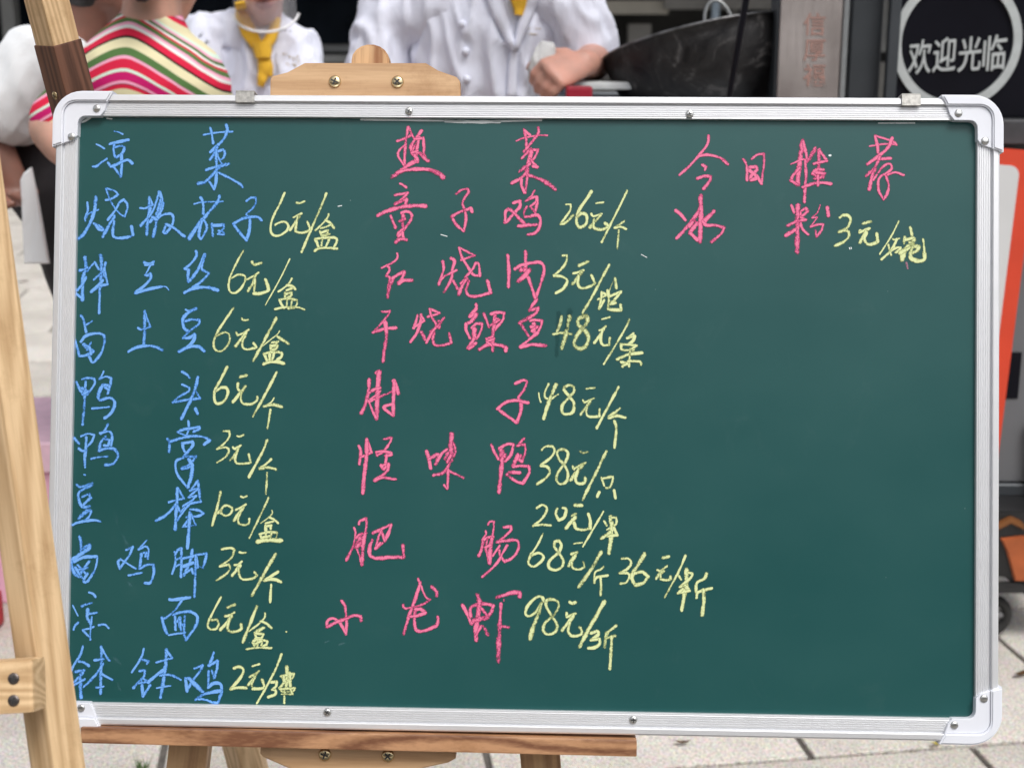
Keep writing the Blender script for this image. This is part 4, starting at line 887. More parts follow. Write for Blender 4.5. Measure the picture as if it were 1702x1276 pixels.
for k in range(26):
    d = ray(236 + _r.uniform(-7, 10), 1276 + _r.uniform(-4, 6)); P = _C + d * (CAM_H / -d.z)
    a = _r.uniform(0, 6.28); h = _r.uniform(0.012, 0.03)
    w = Vector((math.cos(a), math.sin(a), 0)) * 0.0015; l = Vector((math.cos(a + 1.5), math.sin(a + 1.5), 0)) * h * 0.6
    v = [bm.verts.new(P - w), bm.verts.new(P + w), bm.verts.new(P + l + Vector((0, 0, h)))]
    bm.faces.new(v)
tag(link('weeds', bm_mesh(bm, 'weeds'), GRASS), kind='stuff')

# ================================================================== far side of the street: a dark shop front with a planted strip
GL = plain('dark_glass', (0.006, 0.009, 0.014), 0.12, 0, 0.3, 3, spec=0.25)
FRM = plain('grey_frame', (0.20, 0.205, 0.205), 0.5, 0, 0.15, 4)
CONC = plain('grey_wall', (0.17, 0.165, 0.155), 0.7, 0, 0.25, 3)
SHADEW = plain('dim_interior', (0.018, 0.018, 0.018), 0.7, 0, 0.5, 3)
BEIGE = plain('beige_beam', (0.30, 0.28, 0.24), 0.6, 0, 0.15, 3)
POSTB = plain('pale_blue_pipe', (0.30, 0.37, 0.44), 0.5)
YF = 13.0
shop = thing('shop_front', 'dark glazed shop front across the paving, with grey posts and a long sill', 'building', loc=(0, YF, 0))
def shp(name, x0, x1, z0, z1, y, d, mat, parent=None, bev=0.0):
    bm = box_bm(x1 - x0, d, z1 - z0, ((x0 + x1) / 2, y + d / 2, (z0 + z1) / 2), bev)
    return link(name, bm_mesh(bm, name), mat, parent or shop, Matrix.Identity(4), True)
shp('wall', -14, 14, 0, 6.0, YF + 0.5, 0.4, SHADEW)
shp('plinth', -14, 14, 0, 0.55, YF + 0.1, 0.35, CONC)
zs = lambda py, Y=YF: at(851, py, Y).z
xs_ = lambda px, Y=YF, py=60: at(px, py, Y).x
for a, b in ((-6.4, -4.15), (-4.0, -2.3), (-2.15, -0.35), (-0.2, 0.62), (2.05, 3.3), (3.45, 5.4)):
    w = shp('window', a, b, 1.18, 3.4, YF + 0.34, 0.03, FRM, None)
    link('pane', bm_mesh(box_bm(b - a - 0.12, 0.02, 2.08, ((a + b) / 2, YF + 0.325, 2.29)), 'pane'), GL, w, Matrix.Identity(4), True)
shp('sill', -14, 0.66, zs(104), zs(92), YF + 0.05, 0.45, FRM)
shp('lower_panel', -14, 14, 0.56, zs(105), YF + 0.36, 0.06, CONC)
for px in (18, 560 - 560 + 1040, 1068):
    pass
shp('post', xs_(5), xs_(26), 0, 3.4, YF + 0.0, 0.15, FRM)
shp('post', xs_(1046), xs_(1084), 0.3, zs(40), YF + 0.1, 0.15, CONC)
shp('beam', xs_(955), xs_(1108), zs(24), zs(2), YF - 0.1, 0.3, BEIGE)
shp('beam', xs_(1100), xs_(1300), zs(16), zs(-12), YF - 0.15, 0.3, CONC)
shp('awning', -14, 14, 2.3, 2.5, YF - 1.2, 1.6, CONC)
pp = tube('pipe', [(xs_(1180), YF - 0.3, 0), (xs_(1180), YF - 0.3, 2.3)], 0.036, POSTB, shop, 10, True)
HEDGE = plain('hedge_leaves', (0.06, 0.11, 0.035), 0.6, 0, 0.4, 30)
bm = bmesh.new()
for k in range(5200):
    P = Vector((_r.uniform(-7.5, 7.5), YF - 0.1 - abs(_r.gauss(0, 0.25)), abs(_r.gauss(0.06, 0.09))))
    q = Matrix.Rotation(_r.uniform(0, 6.3), 3, 'Z') @ Matrix.Rotation(_r.uniform(-1, 1), 3, 'X')
    s = _r.uniform(0.02, 0.05)
    vs = [bm.verts.new(P + q @ Vector(c) * s) for c in ((-1, 0, 0), (0, -0.45, 0), (1, 0, 0.2), (0, 0.45, 0))]
    bm.faces.new(vs)
tag(link('planted_strip', bm_mesh(bm, 'planted_strip'), HEDGE), kind='stuff')

# ================================================================== stall behind the board: counter, wok, steel box, welcome panel
BLK = plain('black_panel', (0.006, 0.006, 0.010), 0.3, 0, 0.3, 4, spec=0.2)
CHAR = plain('charcoal_metal', (0.055, 0.062, 0.070), 0.45, 0.3, 0.2, 5)
GREYP = plain('grey_cart_body', (0.155, 0.16, 0.17), 0.5, 0, 0.08, 6)
LGR = plain('silver_lettering', (0.46, 0.49, 0.49), 0.5)
REDT = plain('faded_red_print', (0.34, 0.20, 0.17), 0.6)
def make_steel():
    m, nt, b = new_mat('brushed_steel')
    n = N(nt, 'ShaderNodeTexNoise'); n.inputs['Scale'].default_value = 300
    nt.links.new(coords(nt, (1, 1, 0.03)), n.inputs['Vector'])
    s = N(nt, 'ShaderNodeTexNoise'); s.inputs['Scale'].default_value = 7; s.inputs['Detail'].default_value = 6
    nt.links.new(coords(nt), s.inputs['Vector'])
    r = ramp(nt, s.outputs[0], [(0.3, (0.27, 0.235, 0.225)), (0.7, (0.52, 0.475, 0.46))])
    nt.links.new(r.outputs[0], b.inputs['Base Color'])
    b.inputs['Metallic'].default_value = 0.6
    rr = ramp(nt, n.outputs[0], [(0.3, (0.30,) * 3), (0.7, (0.5,) * 3)]); nt.links.new(rr.outputs[0], b.inputs['Roughness'])
    return m
BST = make_steel()
def text_mesh(s, size, extrude=0.0012):
    c = bpy.data.curves.new('t', 'FONT'); c.body = s; c.size = size; c.extrude = extrude; c.offset = size * 0.008
    o = bpy.data.objects.new('t', c); COL.objects.link(o)
    dg = bpy.context.evaluated_depsgraph_get()
    me = bpy.data.meshes.new_from_object(o.evaluated_get(dg))
    bpy.data.objects.remove(o); bpy.data.curves.remove(c)
    return me
def pane_frame(A, Bx, up=Vector((0, 0, 1))):
    """matrix with x along A->Bx, z up, origin A"""
    x = (Bx - A).normalized(); z = (up - x * up.dot(x)).normalized(); y = z.cross(x)
    return Matrix(((x.x, y.x, z.x, A.x), (x.y, y.y, z.y, A.y), (x.z, y.z, z.z, A.z), (0, 0, 0, 1)))
YC = 2.98
cart = thing('food_cart', 'black and grey food cart behind the chalkboard at right, with a round welcome sign', 'food cart', loc=(1.0, YC + 0.3, 0))
x0 = at(1475, 100, YC).x; zl = at(1600, 196, YC).z
# round-sign panel
shpc = lambda name, xa, xb, za, zb, ya, yb, mat, parent=cart, bev=0.003: link(name, bm_mesh(box_bm(xb - xa, yb - ya, zb - za, ((xa + xb) / 2, (ya + yb) / 2, (za + zb) / 2), bev), name), mat, parent, Matrix.Identity(4), True)
fp = shpc('front_panel', x0, x0 + 0.62, zl, 1.85, YC, YC + 0.02, BLK)
shpc('panel_trim', x0 - 0.004, x0 + 0.020, zl, 1.85, YC - 0.012, YC - 0.001, CHAR)
shpc('ledge', x0 - 0.02, x0 + 0.66, at(1600, 238, YC).z, zl - 0.002, YC - 0.05, YC + 0.4, plain('black_ledge', (0.05, 0.05, 0.055), 0.6, 0, 0.4, 20))
shpc('side_post', at(1411, 80, YC + 0.04).x, x0 - 0.006, 0.32, 1.85, YC + 0.03, YC + 0.45, CHAR)
zb_ = at(1690, 822, YC).z
shpc('lower_body', at(1640, 600, YC).x - 0.2, x0 + 0.62, zb_ + 0.03, at(1600, 239, YC).z, YC + 0.0, YC + 0.38, GREYP)
shpc('bottom_rail', at(1640, 600, YC).x - 0.2, x0 + 0.62, zb_, zb_ + 0.028, YC - 0.01, YC + 0.38, CHAR)
shpc('tape_patch', at(1672, 600, YC).x, at(1697, 600, YC).x, at(1680, 662, YC).z, at(1680, 585, YC).z, YC - 0.002, YC - 0.0004, BLK, cart, 0)
for xx in (x0 + 0.05, x0 + 0.55):
    shpc('cart_leg', xx - 0.02, xx + 0.02, 0.0, zb_ - 0.001, YC + 0.2, YC + 0.24, CHAR)
# ring
cR = at(1591, 70, YC - 0.004); px = 1 / (FPX / (YC * math.cos(PITCH) - (CAM_H - cR.z) * -math.sin(PITCH)))
px = (at(1691, 70, YC) - at(1591, 70, YC)).length / 100
bm = bmesh.new()
n = 72; ro, ri = 107 * px, 93 * px
for k in range(n):
    pass
ringv = []
for y in (-0.003, 0.003):
    for rr in (ri, ro):
        ringv.append([bm.verts.new((rr * math.cos(2 * math.pi * k / n), y, rr * math.sin(2 * math.pi * k / n) * 1.03)) for k in range(n)])
fi, fo, bi, bo = ringv
for k in range(n):
    j = (k + 1) % n
    bm.faces.new((fi[k], fo[k], fo[j], fi[j])); bm.faces.new((fo[k], bo[k], bo[j], fo[j])); bm.faces.new((bi[k], fi[k], fi[j], bi[j]))
bmesh.ops.recalc_face_normals(bm, faces=bm.faces)
sgn = link('sign_ring', bm_mesh(bm, 'ring'), LGR, cart, T(cR), True)
for ch, cx_, cy_, w_, h_ in (('欢', 1529, 95, 38, 56), ('迎', 1570, 91, 38, 56), ('光', 1612, 90, 38, 56), ('临', 1653, 88, 38, 58)):
    me = text_mesh(ch, 0.08)
    xsv = [v.co.x for v in me.vertices]; ysv = [v.co.y for v in me.vertices]
    ax, bx, ay, by = min(xsv), max(xsv), min(ysv), max(ysv)
    for v in me.vertices:
        u_ = (v.co.x - ax) / (bx - ax) - 0.5; t_ = (v.co.y - ay) / (by - ay) - 0.5
        v.co = Vector((u_ * w_ * px, -v.co.z, t_ * h_ * px + u_ * w_ * px * 0.10))
    link('sign_character', me, LGR, cart, T(at(cx_, cy_, YC - 0.003)), True)
# red cloth behind the glass edge
# steel box
sx0, sx1 = at(1291, 80, YC - 0.06).x, at(1409, 80, YC - 0.06).x
steel = thing('steel_cabinet', 'tall stainless steel box with a faded red column of characters, between wok and cart', 'steel cabinet', loc=((sx0 + sx1) / 2, YC, 0))
shpc('cabinet_body', sx0, sx1, 0.30, 1.80, YC - 0.05, YC + 0.028, CHAR, steel)
shpc('steel_door', sx0 + 0.005, sx1 - 0.014, 0.34, 1.78, YC - 0.06, YC - 0.051, BST, steel, 0.002)
shpc('edge_trim', sx1 - 0.012, sx1 - 0.001, 0.32, 1.79, YC - 0.062, YC - 0.051, plain('satin_trim', (0.35, 0.37, 0.38), 0.35, 0.6), steel, 0.002)
for k, ch in enumerate('信厚福'):
    me = text_mesh(ch, 0.048, 0.0003)
    for v in me.vertices: v.co = Vector((v.co.x, -v.co.z, v.co.y))
    link('faded_character', me, REDT, steel, T(at(1334, 56 + k * 42, YC - 0.0612)), True)
for xx in (sx0 + 0.02, sx1 - 0.03):
    shpc('foot', xx - 0.01, xx + 0.01, 0.0, 0.30, YC - 0.02, YC + 0.01, CHAR, steel)
# counter under the wok
tz = at(1000, 161, 3.05).z
ctr = thing('work_counter', 'low steel work counter under the wok behind the chalkboard', 'counter', loc=(0.45, 3.3, 0))
xa, xb = at(925, 147, 3.05).x, sx0 - 0.02
shpc('counter_top', xa, xb, tz - 0.03, tz - 0.004, 2.90, 3.45, plain('steel_top', (0.33, 0.35, 0.37), 0.4, 0.5), ctr)
shpc('front_apron', xa + 0.02, xb - 0.02, tz - 0.22, tz - 0.031, 2.93, 2.95, BLK, ctr)
for xx in (xa + 0.04, xb - 0.04):
    for yy in (2.95, 3.40):
        shpc('table_leg', xx - 0.015, xx + 0.015, 0, tz - 0.031, yy - 0.015, yy + 0.015, CHAR, ctr)
wt = link('tray', bm_mesh(box_bm(0.13, 0.20, 0.016, (0, 0, 0), 0.005, 2), 'tray'), plain('pale_tray', (0.55, 0.57, 0.57), 0.4), None, T((at(995, 148, 3.12).x, 3.12, tz + 0.024)))
tag(wt, 'pale flat tray on the counter between the fist and the wok', 'tray')
# wok
def make_wokmat():
    m, nt, b = new_mat('sooty_iron')
    n = N(nt, 'ShaderNodeTexNoise'); n.inputs['Scale'].default_value = 14; n.inputs['Detail'].default_value = 8; n.inputs['Roughness'].default_value = 0.7; n.inputs['Distortion'].default_value = 1.2
    nt.links.new(coords(nt), n.inputs['Vector'])
    r = ramp(nt, n.outputs[0], [(0.35, (0.010, 0.010, 0.012)), (0.55, (0.030, 0.029, 0.030)), (0.68, (0.13, 0.125, 0.125))])
    nt.links.new(r.outputs[0], b.inputs['Base Color'])
    rr = ramp(nt, n.outputs[0], [(0.4, (0.35,) * 3), (0.7, (0.75,) * 3)]); nt.links.new(rr.outputs[0], b.inputs['Roughness'])
    b.inputs['Metallic'].default_value = 0.4
    bump(nt, b, n.outputs[0], 0.5, 0.004)
    return m
WOKM = make_wokmat()
wc = at(1158, 68, 3.12)
wk = thing('wok', 'big soot black iron wok tilted on the counter, with a looped rim handle', 'wok', T(wc) @ Matrix.Rotation(R(-12), 4, 'Y') @ Matrix.Rotation(R(-10), 4, 'X'))
bm = bmesh.new()
Rw, Dw = 0.207, 0.200
prof = []
Rs = (Rw * Rw + Dw * Dw) / (2 * Dw)
amax = math.asin(Rw / Rs) if Dw < Rs else math.pi - math.asin(Rw / Rs)
for k in range(15):
    a = amax * (1 - k / 14); prof.append((Rs * math.sin(a), -(Rs * math.cos(a)) + (Rs - Dw)))
inner = [(max(r - 0.004, 0.0), z + 0.004 if k else z) for k, (r, z) in enumerate(prof)]
full = list(reversed(prof[:-1])); full = [(0.0, prof[-1][1])] + [p_ for p_ in reversed(prof[:-1])] + [(Rw + 0.003, 0.001), (Rw + 0.003, 0.004)] + inner[:-1] + [(0.0, inner[-1][1])]
n = 56; rings = []
for r, z in full:
    rings.append([bm.verts.new((0, 0, z))] if r == 0 else [bm.verts.new((r * math.cos(2 * math.pi * k / n), r * math.sin(2 * math.pi * k / n), z)) for k in range(n)])
for a, b in zip(rings, rings[1:]):
    for k in range(n):
        j = (k + 1) % n
        if len(a) == 1: bm.faces.new((a[0], b[k], b[j]))
        elif len(b) == 1: bm.faces.new((a[k], b[0], a[j]))
        else: bm.faces.new((a[k], b[k], b[j], a[j]))
bmesh.ops.recalc_face_normals(bm, faces=bm.faces)
link('bowl', bm_mesh(bm, 'bowl', True), WOKM, wk)
tube('rim', [((Rw + 0.002) * math.cos(2 * math.pi * k / 60), (Rw + 0.002) * math.sin(2 * math.pi * k / 60), 0.003) for k in range(61)], 0.0026, plain('worn_rim', (0.16, 0.16, 0.165), 0.35, 0.8, 0.5, 40), wk, 8)
hp = []
for k in range(13):
    a = math.pi * k / 12
    hp.append((0.083 - 0.036 * math.cos(a), 0.192 + 0.012 * math.sin(a), 0.0 + 0.112 * math.sin(a) ** 0.7 if math.sin(a) > 0 else 0.0))
tube('loop_handle', hp, 0.0042, plain('worn_steel', (0.30, 0.31, 0.31), 0.4, 0.7), wk, 10)
rod = tube('metal_rod', [at(1254, -60, 2.78), at(1240, 0, 2.80), at(1212, 160, 2.84), at(1190, 270, 2.88)], [0.0075, 0.0072, 0.0055, 0.005], BLK, None, 12)
lw = rod.data
rod['label'] = 'thin black metal rod leaning in front of the wok'; rod['category'] = 'rod'
# plates / folded cloths beyond the wok
CLB = plain('pale_blue_cloth', (0.42, 0.52, 0.68), 0.8, 0, 0.2, 20, 0.4)
for k, (a, b, c_) in enumerate((((1222, 150), (1292, 158), 0.030), ((1245, 136), (1292, 142), 0.02))):
    A = at(*a, 3.25 + 0.05 * k); B = at(*b, 3.28 + 0.05 * k)
    bm = box_bm((B - A).length, 0.16, c_, (0, 0, 0), 0.008, 3)
    o = link('folded_cloth', bm_mesh(bm, 'cloth', True), CLB, None, T((A + B) / 2))
    tag(o, ['pale blue folded cloth at the foot of the wok, lower of two', 'pale blue folded cloth beside the steel cabinet, upper of two'][k], 'cloth')
o = link('red_box', bm_mesh(box_bm(0.055, 0.05, 0.028, (0, 0, 0), 0.006, 2), 'box'), plain('red_plastic', (0.30, 0.012, 0.03), 0.4), None, T((at(962, 158, 2.96).x, 2.96, tz + 0.011)))
tag(o, 'small red box on the counter under the chef\'s fist', 'box')

# red framed sign board leaning at the right
sg = thing('sign_board', 'white sign board in a red frame leaning behind the right edge of the chalkboard', 'sign', T(at(1668, 560, 2.86)) @ Matrix.Rotation(R(4.4), 4, 'Y') @ Matrix.Rotation(R(-6), 4, 'X'))
rw, rh, bd = 0.52, 0.78, 0.034
REDF = plain('red_frame', (0.62, 0.060, 0.025), 0.4, 0, 0.1, 8)
WHP = plain('white_sign_face', (0.60, 0.60, 0.60), 0.4, 0, 0.04, 5)
top = 0.385
def rrect(x0_, x1_, z0_, z1_, r):
    out = []
    for cx_, cz_, a0 in ((x1_ - r, z1_ - r, 0), (x0_ + r, z1_ - r, 90), (x0_ + r, z0_ + r, 180), (x1_ - r, z0_ + r, 270)):
        out += [(cx_ + r * math.cos(R(a0 + 15 * k)), cz_ + r * math.sin(R(a0 + 15 * k))) for k in range(7)]
    return out
link('frame', bm_mesh(prism_bm([(-rw, -rh / 2), (0.022, -rh / 2), (0.022, rh / 2), (-rw, rh / 2)], 0, 0.02, 0.003, 2), 'frame'), REDF, sg)
link('sign_face', bm_mesh(prism_bm(rrect(-rw + bd, 0.022 - bd, -rh / 2 + bd, rh / 2 - bd, 0.02), -0.004, -0.0005), 'face'), WHP, sg)

# black and orange trolley, lower right
ORG = plain('orange_reflector', (0.40, 0.10, 0.03), 0.35, 0, 0.15, 20)
TY = plain('rubber', (0.02, 0.02, 0.02), 0.7)
tr = thing('trolley', 'black trolley with orange panels and a small spoked wheel at lower right', 'trolley', loc=(1.05, 2.9, 0))
YT = 2.86
def poly_at(name, pts, d, mat, y=YT, bev=0.003):
    P = [at(a, b, y) for a, b in pts]
    bm = prism_bm([(q.x, q.z) for q in P], y, y + d, bev, 2)
    return link(name, bm_mesh(bm, name), mat, tr, Matrix.Identity(4), True)
poly_at('housing', [(1610, 862), (1660, 850), (1740, 850), (1780, 900), (1780, 1000), (1700, 985), (1672, 960), (1610, 950)], 0.22, plain('black_plastic', (0.015, 0.015, 0.016), 0.4, 0, 0.3, 12))
poly_at('orange_panel', [(1664, 895), (1700, 891), (1722, 893), (1738, 925), (1744, 962), (1715, 967), (1687, 966), (1680, 940), (1673, 915)], 0.006, ORG, YT - 0.008)
poly_at('orange_chevron', [(1655, 874), (1660, 868), (1680, 858), (1697, 865), (1703, 872), (1703, 881), (1681, 871), (1657, 883)], 0.006, plain('amber_reflector', (0.20, 0.075, 0.02), 0.35), YT - 0.008)
poly_at('frame_bar', [(1610, 974), (1700, 974), (1760, 1000), (1760, 1012), (1700, 986), (1610, 986)], 0.03, TY, YT - 0.02)
wcen = at(1646, 1014, YT + 0.02); wcen.z = 0.050
def torus_me(Rr, r, n=40, m=10):
    bm = bmesh.new(); rg = []
    for k in range(n):
        a = 2 * math.pi * k / n
        rg.append([bm.verts.new(((Rr + r * math.cos(2 * math.pi * j / m)) * math.cos(a), r * 1.2 * math.sin(2 * math.pi * j / m), (Rr + r * math.cos(2 * math.pi * j / m)) * math.sin(a))) for j in range(m)])
    for k in range(n):
        for j in range(m):
            bm.faces.new((rg[k][j], rg[(k + 1) % n][j], rg[(k + 1) % n][(j + 1) % m], rg[k][(j + 1) % m]))
    bmesh.ops.recalc_face_normals(bm, faces=bm.faces)
    return bm_mesh(bm, 'torus', True)
wl = link('wheel', torus_me(0.038, 0.011), TY, tr, T(wcen), True)
bm = bmesh.new()
for k in range(5):
    box_bm(0.032, 0.010, 0.012, (0.016, 0, 0), 0.002, bm=bm)
    bmesh.ops.rotate(bm, verts=bm.verts, cent=(0, 0, 0), matrix=Matrix.Rotation(R(72), 3, 'Y'))
link('spokes', bm_mesh(bm, 'spokes'), plain('grey_hub', (0.20, 0.20, 0.21), 0.4), wl)
tube('push_bar', [at(1720, 700, YT + 0.1), at(1718, 860, YT + 0.1)], 0.012, TY, tr, 10, True)

# pink plastic box at the left
PK = plain('pink_plastic', (0.90, 0.50, 0.66), 0.35, 0, 0.05, 8)
pk = thing('storage_box', 'pink plastic storage box on the paving, between the near easel and the chalkboard', 'box', loc=(-1.0, 3.1, 0))
YP = 3.02; zt = at(60, 736, YP).z
def pkbox(name, xa, xb, ya, yb, za, zb, tp, mat, bev=0.012):
    bm = box_bm(xb - xa, yb - ya, zb - za, ((xa + xb) / 2, (ya + yb) / 2, (za + zb) / 2), bev, 3)
    for v in bm.verts:
        f = 1 - tp * (1 - (v.co.z - za) / (zb - za))
        v.co.x = (xa + xb) / 2 + (v.co.x - (xa + xb) / 2) * f; v.co.y = (ya + yb) / 2 + (v.co.y - (ya + yb) / 2) * f
    return link(name, bm_mesh(bm, name), mat, pk, Matrix.Identity(4), True)
pkbox('box_body', -1.33, -0.72, YP + 0.02, YP + 0.40, 0.0, zt - 0.075, 0.10, PK)
pkbox('lid', -1.35, -0.70, YP, YP + 0.42, zt - 0.074, zt, 0.02, plain('pale_pink_lid', (0.92, 0.62, 0.74), 0.3), 0.010)
rb = link('red_bag', bm_mesh(box_bm(0.16, 0.10, 0.09, (0, 0, 0.045), 0.02, 3), 'bag', True), plain('red_bag_cloth', (0.50, 0.02, 0.03), 0.6), None, T(Vector((at(-16, 1050, 2.35).x, 2.35, 0))))
rb.matrix_basis = T(Vector((-1.241, 2.9, 0.0)))
tag(rb, 'small red bag on the paving at the left edge behind the near easel', 'bag')

# ================================================================== building and trees added unseen behind the camera to darken the panel's reflection
opp = thing('town_building', 'long plaster building across the paving behind the viewer', 'building', loc=(0, -15, 0))
PLAS = plain('grey_plaster', (0.13, 0.13, 0.125), 0.8, 0, 0.2, 2)
link('wall', bm_mesh(box_bm(70, 1.0, 7.4, (0, -15, 3.7)), 'wall'), PLAS, opp, Matrix.Identity(4), True)
wme = bm_mesh(box_bm(1.5, 0.06, 1.7, (0, 0, 0)), 'window')
for fl in range(2):
    for k in range(-8, 9):
        link('window', wme, GL, opp, T((k * 3.4, -14.46, 1.9 + fl * 3.2)), True)
TRK = plain('bark', (0.09, 0.07, 0.05), 0.9)
TLF = plain('tree_leaves', (0.045, 0.075, 0.025), 0.6, 0, 0.4, 30)
for k, (tx, ty) in enumerate(((-9.0, -10.0), (-3.5, -11.0), (3.0, -10.5), (9.5, -11.0))):
    tree = thing('tree', ['round green tree behind the viewer, farthest left of four', 'round green tree behind the viewer, second from the left of four', 'round green tree behind the viewer, second from the right of four', 'round green tree behind the viewer, farthest right of four'][k], 'tree', loc=(tx, ty, 0), group='street trees behind the viewer')
    tube('trunk', [(tx, ty, 0), (tx + 0.1, ty, 2.0), (tx, ty, 3.4)], [0.14, 0.11, 0.06], TRK, tree, 10, True)
    bm = bmesh.new()
    for q in range(2600):
        v = Vector((_r.gauss(0, 1), _r.gauss(0, 1), _r.gauss(0, 1))).normalized() * (_r.random() ** 0.4) * 1.7
        Pq = Vector((tx, ty, 4.2)) + Vector((v.x * 1.2, v.y, v.z * 0.9)) * (0.8 + 0.35 * noise.noise(v * 1.3 + Vector((k, 0, 0))))
        rot = Matrix.Rotation(_r.uniform(0, 6.3), 3, 'Z') @ Matrix.Rotation(_r.uniform(-1.4, 1.4), 3, 'X'); sl = _r.uniform(0.08, 0.15)
        bm.faces.new([bm.verts.new(Pq + rot @ Vector(c) * sl) for c in ((-1, 0, 0), (0, -0.5, 0), (1, 0, 0.2), (0, 0.5, 0))])
    link('crown', bm_mesh(bm, 'crown'), TLF, tree, Matrix.Identity(4), True)

# ================================================================== PEOPLE
def organic(name, chains, voxel, smooth, mat, parent, wrinkle=0.0, wscale=9.0, seed=0.0, vec=(1, 1, 0.45)):
    """chains of elliptic rings grown together into one continuous skin"""
    bm = bmesh.new()
    for ch in chains:
        pts, rads, ref = ch[0], ch[1], (ch[2] if len(ch) > 2 else None)
        pts = [Vector(p) for p in pts]
        rads = [r if isinstance(r, (tuple, list)) else (r, r) for r in rads]
        # rounded ends
        d0 = (pts[0] - pts[1]).normalized(); d1 = (pts[-1] - pts[-2]).normalized()
        r0 = min(rads[0]); r1 = min(rads[-1])
        P = [pts[0] + d0 * r0 * 0.75, pts[0] + d0 * r0 * 0.45] + pts + [pts[-1] + d1 * r1 * 0.45, pts[-1] + d1 * r1 * 0.75]
        Q = [(rads[0][0] * 0.35, rads[0][1] * 0.35), (rads[0][0] * 0.8, rads[0][1] * 0.8)] + rads + [(rads[-1][0] * 0.8, rads[-1][1] * 0.8), (rads[-1][0] * 0.35, rads[-1][1] * 0.35)]
        b2 = tube_bm(P, Q, 18, True, None, ref)
        bmesh.ops.recalc_face_normals(b2, faces=b2.faces)
        me = bpy.data.meshes.new('x'); b2.to_mesh(me); b2.free(); bm.from_mesh(me); bpy.data.meshes.remove(me)
    me = bm_mesh(bm, name)
    o = bpy.data.objects.new('tmp', me); COL.objects.link(o)
    m = o.modifiers.new('r', 'REMESH'); m.mode = 'VOXEL'; m.voxel_size = voxel
    s = o.modifiers.new('s', 'SMOOTH'); s.factor = 0.5; s.iterations = smooth
    dg = bpy.context.evaluated_depsgraph_get()
    out = bpy.data.meshes.new_from_object(o.evaluated_get(dg))
    bpy.data.objects.remove(o); bpy.data.meshes.remove(me)
    if wrinkle:
        out.update()
        nv = [v.normal.copy() for v in out.vertices]
        for v, nn in zip(out.vertices, nv):
            c = v.co
            q = Vector((c.x * vec[0], c.y * vec[1], c.z * vec[2])) * wscale + Vector((seed, seed, seed))
            q = q + Vector((noise.noise(q * 0.5), noise.noise(q * 0.5 + Vector((7, 1, 3))), 0)) * 0.9
            w = max(0.0, 1 - abs(noise.noise(q)) * 4.0)
            w2 = max(0.0, 1 - abs(noise.noise(q * 2.1 + Vector((3, 9, 2)))) * 4.0)
            w3 = noise.noise(q * 5)
            v.co = c + nn * (wrinkle * (w * 0.75 + w2 * 0.35 + w3 * 0.18 - 0.35))
    out.polygons.foreach_set('use_smooth', [True] * len(out.polygons))
    out.materials.clear()
    return link(name, out, mat, parent, Matrix.Identity(4), True)
def bvh_of(objs):
    V, F = [], []
    for o in objs:
        M = wmat(o); n0 = len(V)
        V += [M @ v.co for v in o.data.vertices]; F += [tuple(i + n0 for i in p.vertices) for p in o.data.polygons]
    return BVHTree.FromPolygons(V, F)
def garment(name, chains, voxel, smooth, mat, parent, wrinkle, wscale, seed):
    """a top whose sleeves are set in as pieces of their own, so the armholes crease"""
    t = organic(name, [chains[0]], voxel, smooth, mat, parent, wrinkle, wscale, seed)
    return [t] + [organic('sleeve', [c], voxel, smooth, mat, parent, wrinkle * 0.8, wscale, seed + 3 * k + 3) for k, c in enumerate(chains[1:])]
def surf(bv, px, py, off=0.004, fallback=None):
    d = ray(px, py).normalized()
    h = bv.ray_cast(_C, d)
    if h[0] is None: return fallback
    return h[0] - d * off
def draped(name, bvs, rows, mat, parent, thick=0.004, off=0.006, sub=6, bulge=0.006):
    """cloth strip laid over a surface. rows: (px, py, half width in px) along its length"""
    R2 = []
    for i in range(len(rows) - 1):
        for k in range(sub):
            t = k / sub; R2.append(tuple(a + (b - a) * t for a, b in zip(rows[i], rows[i + 1])))
    R2.append(rows[-1])
    bm = bmesh.new(); grid = []; last = None
    for i, (x, y, w) in enumerate(R2):
        a = R2[max(i - 1, 0)]; b = R2[min(i + 1, len(R2) - 1)]
        t = Vector((b[0] - a[0], b[1] - a[1])).normalized(); m = Vector((-t.y, t.x))
        row = []
        for s in (-1, -0.6, -0.2, 0.2, 0.6, 1):
            P = None
            for bv in bvs:
                q = surf(bv, x + m.x * w * s, y + m.y * w * s, off + bulge * (1 - s * s))
                if q is not None and (P is None or q.y < P.y): P = q
            if P is None:
                P = last if last is not None else at(x, y, 3.5)
                P = at(x + m.x * w * s, y + m.y * w * s, P.y)
            last = P
            row.append(bm.verts.new(P))
        grid.append(row)
    for r0, r1 in zip(grid, grid[1:]):
        for k in range(5): bm.faces.new((r0[k], r0[k + 1], r1[k + 1], r1[k]))
    bmesh.ops.smooth_vert(bm, verts=bm.verts, factor=0.4, use_axis_x=True, use_axis_y=True, use_axis_z=True)
    bmesh.ops.recalc_face_normals(bm, faces=bm.faces)
    bmesh.ops.solidify(bm, geom=bm.faces[:], thickness=thick)
    me = bm_mesh(bm, name, True)
    return link(name, me, mat, parent, Matrix.Identity(4), True)

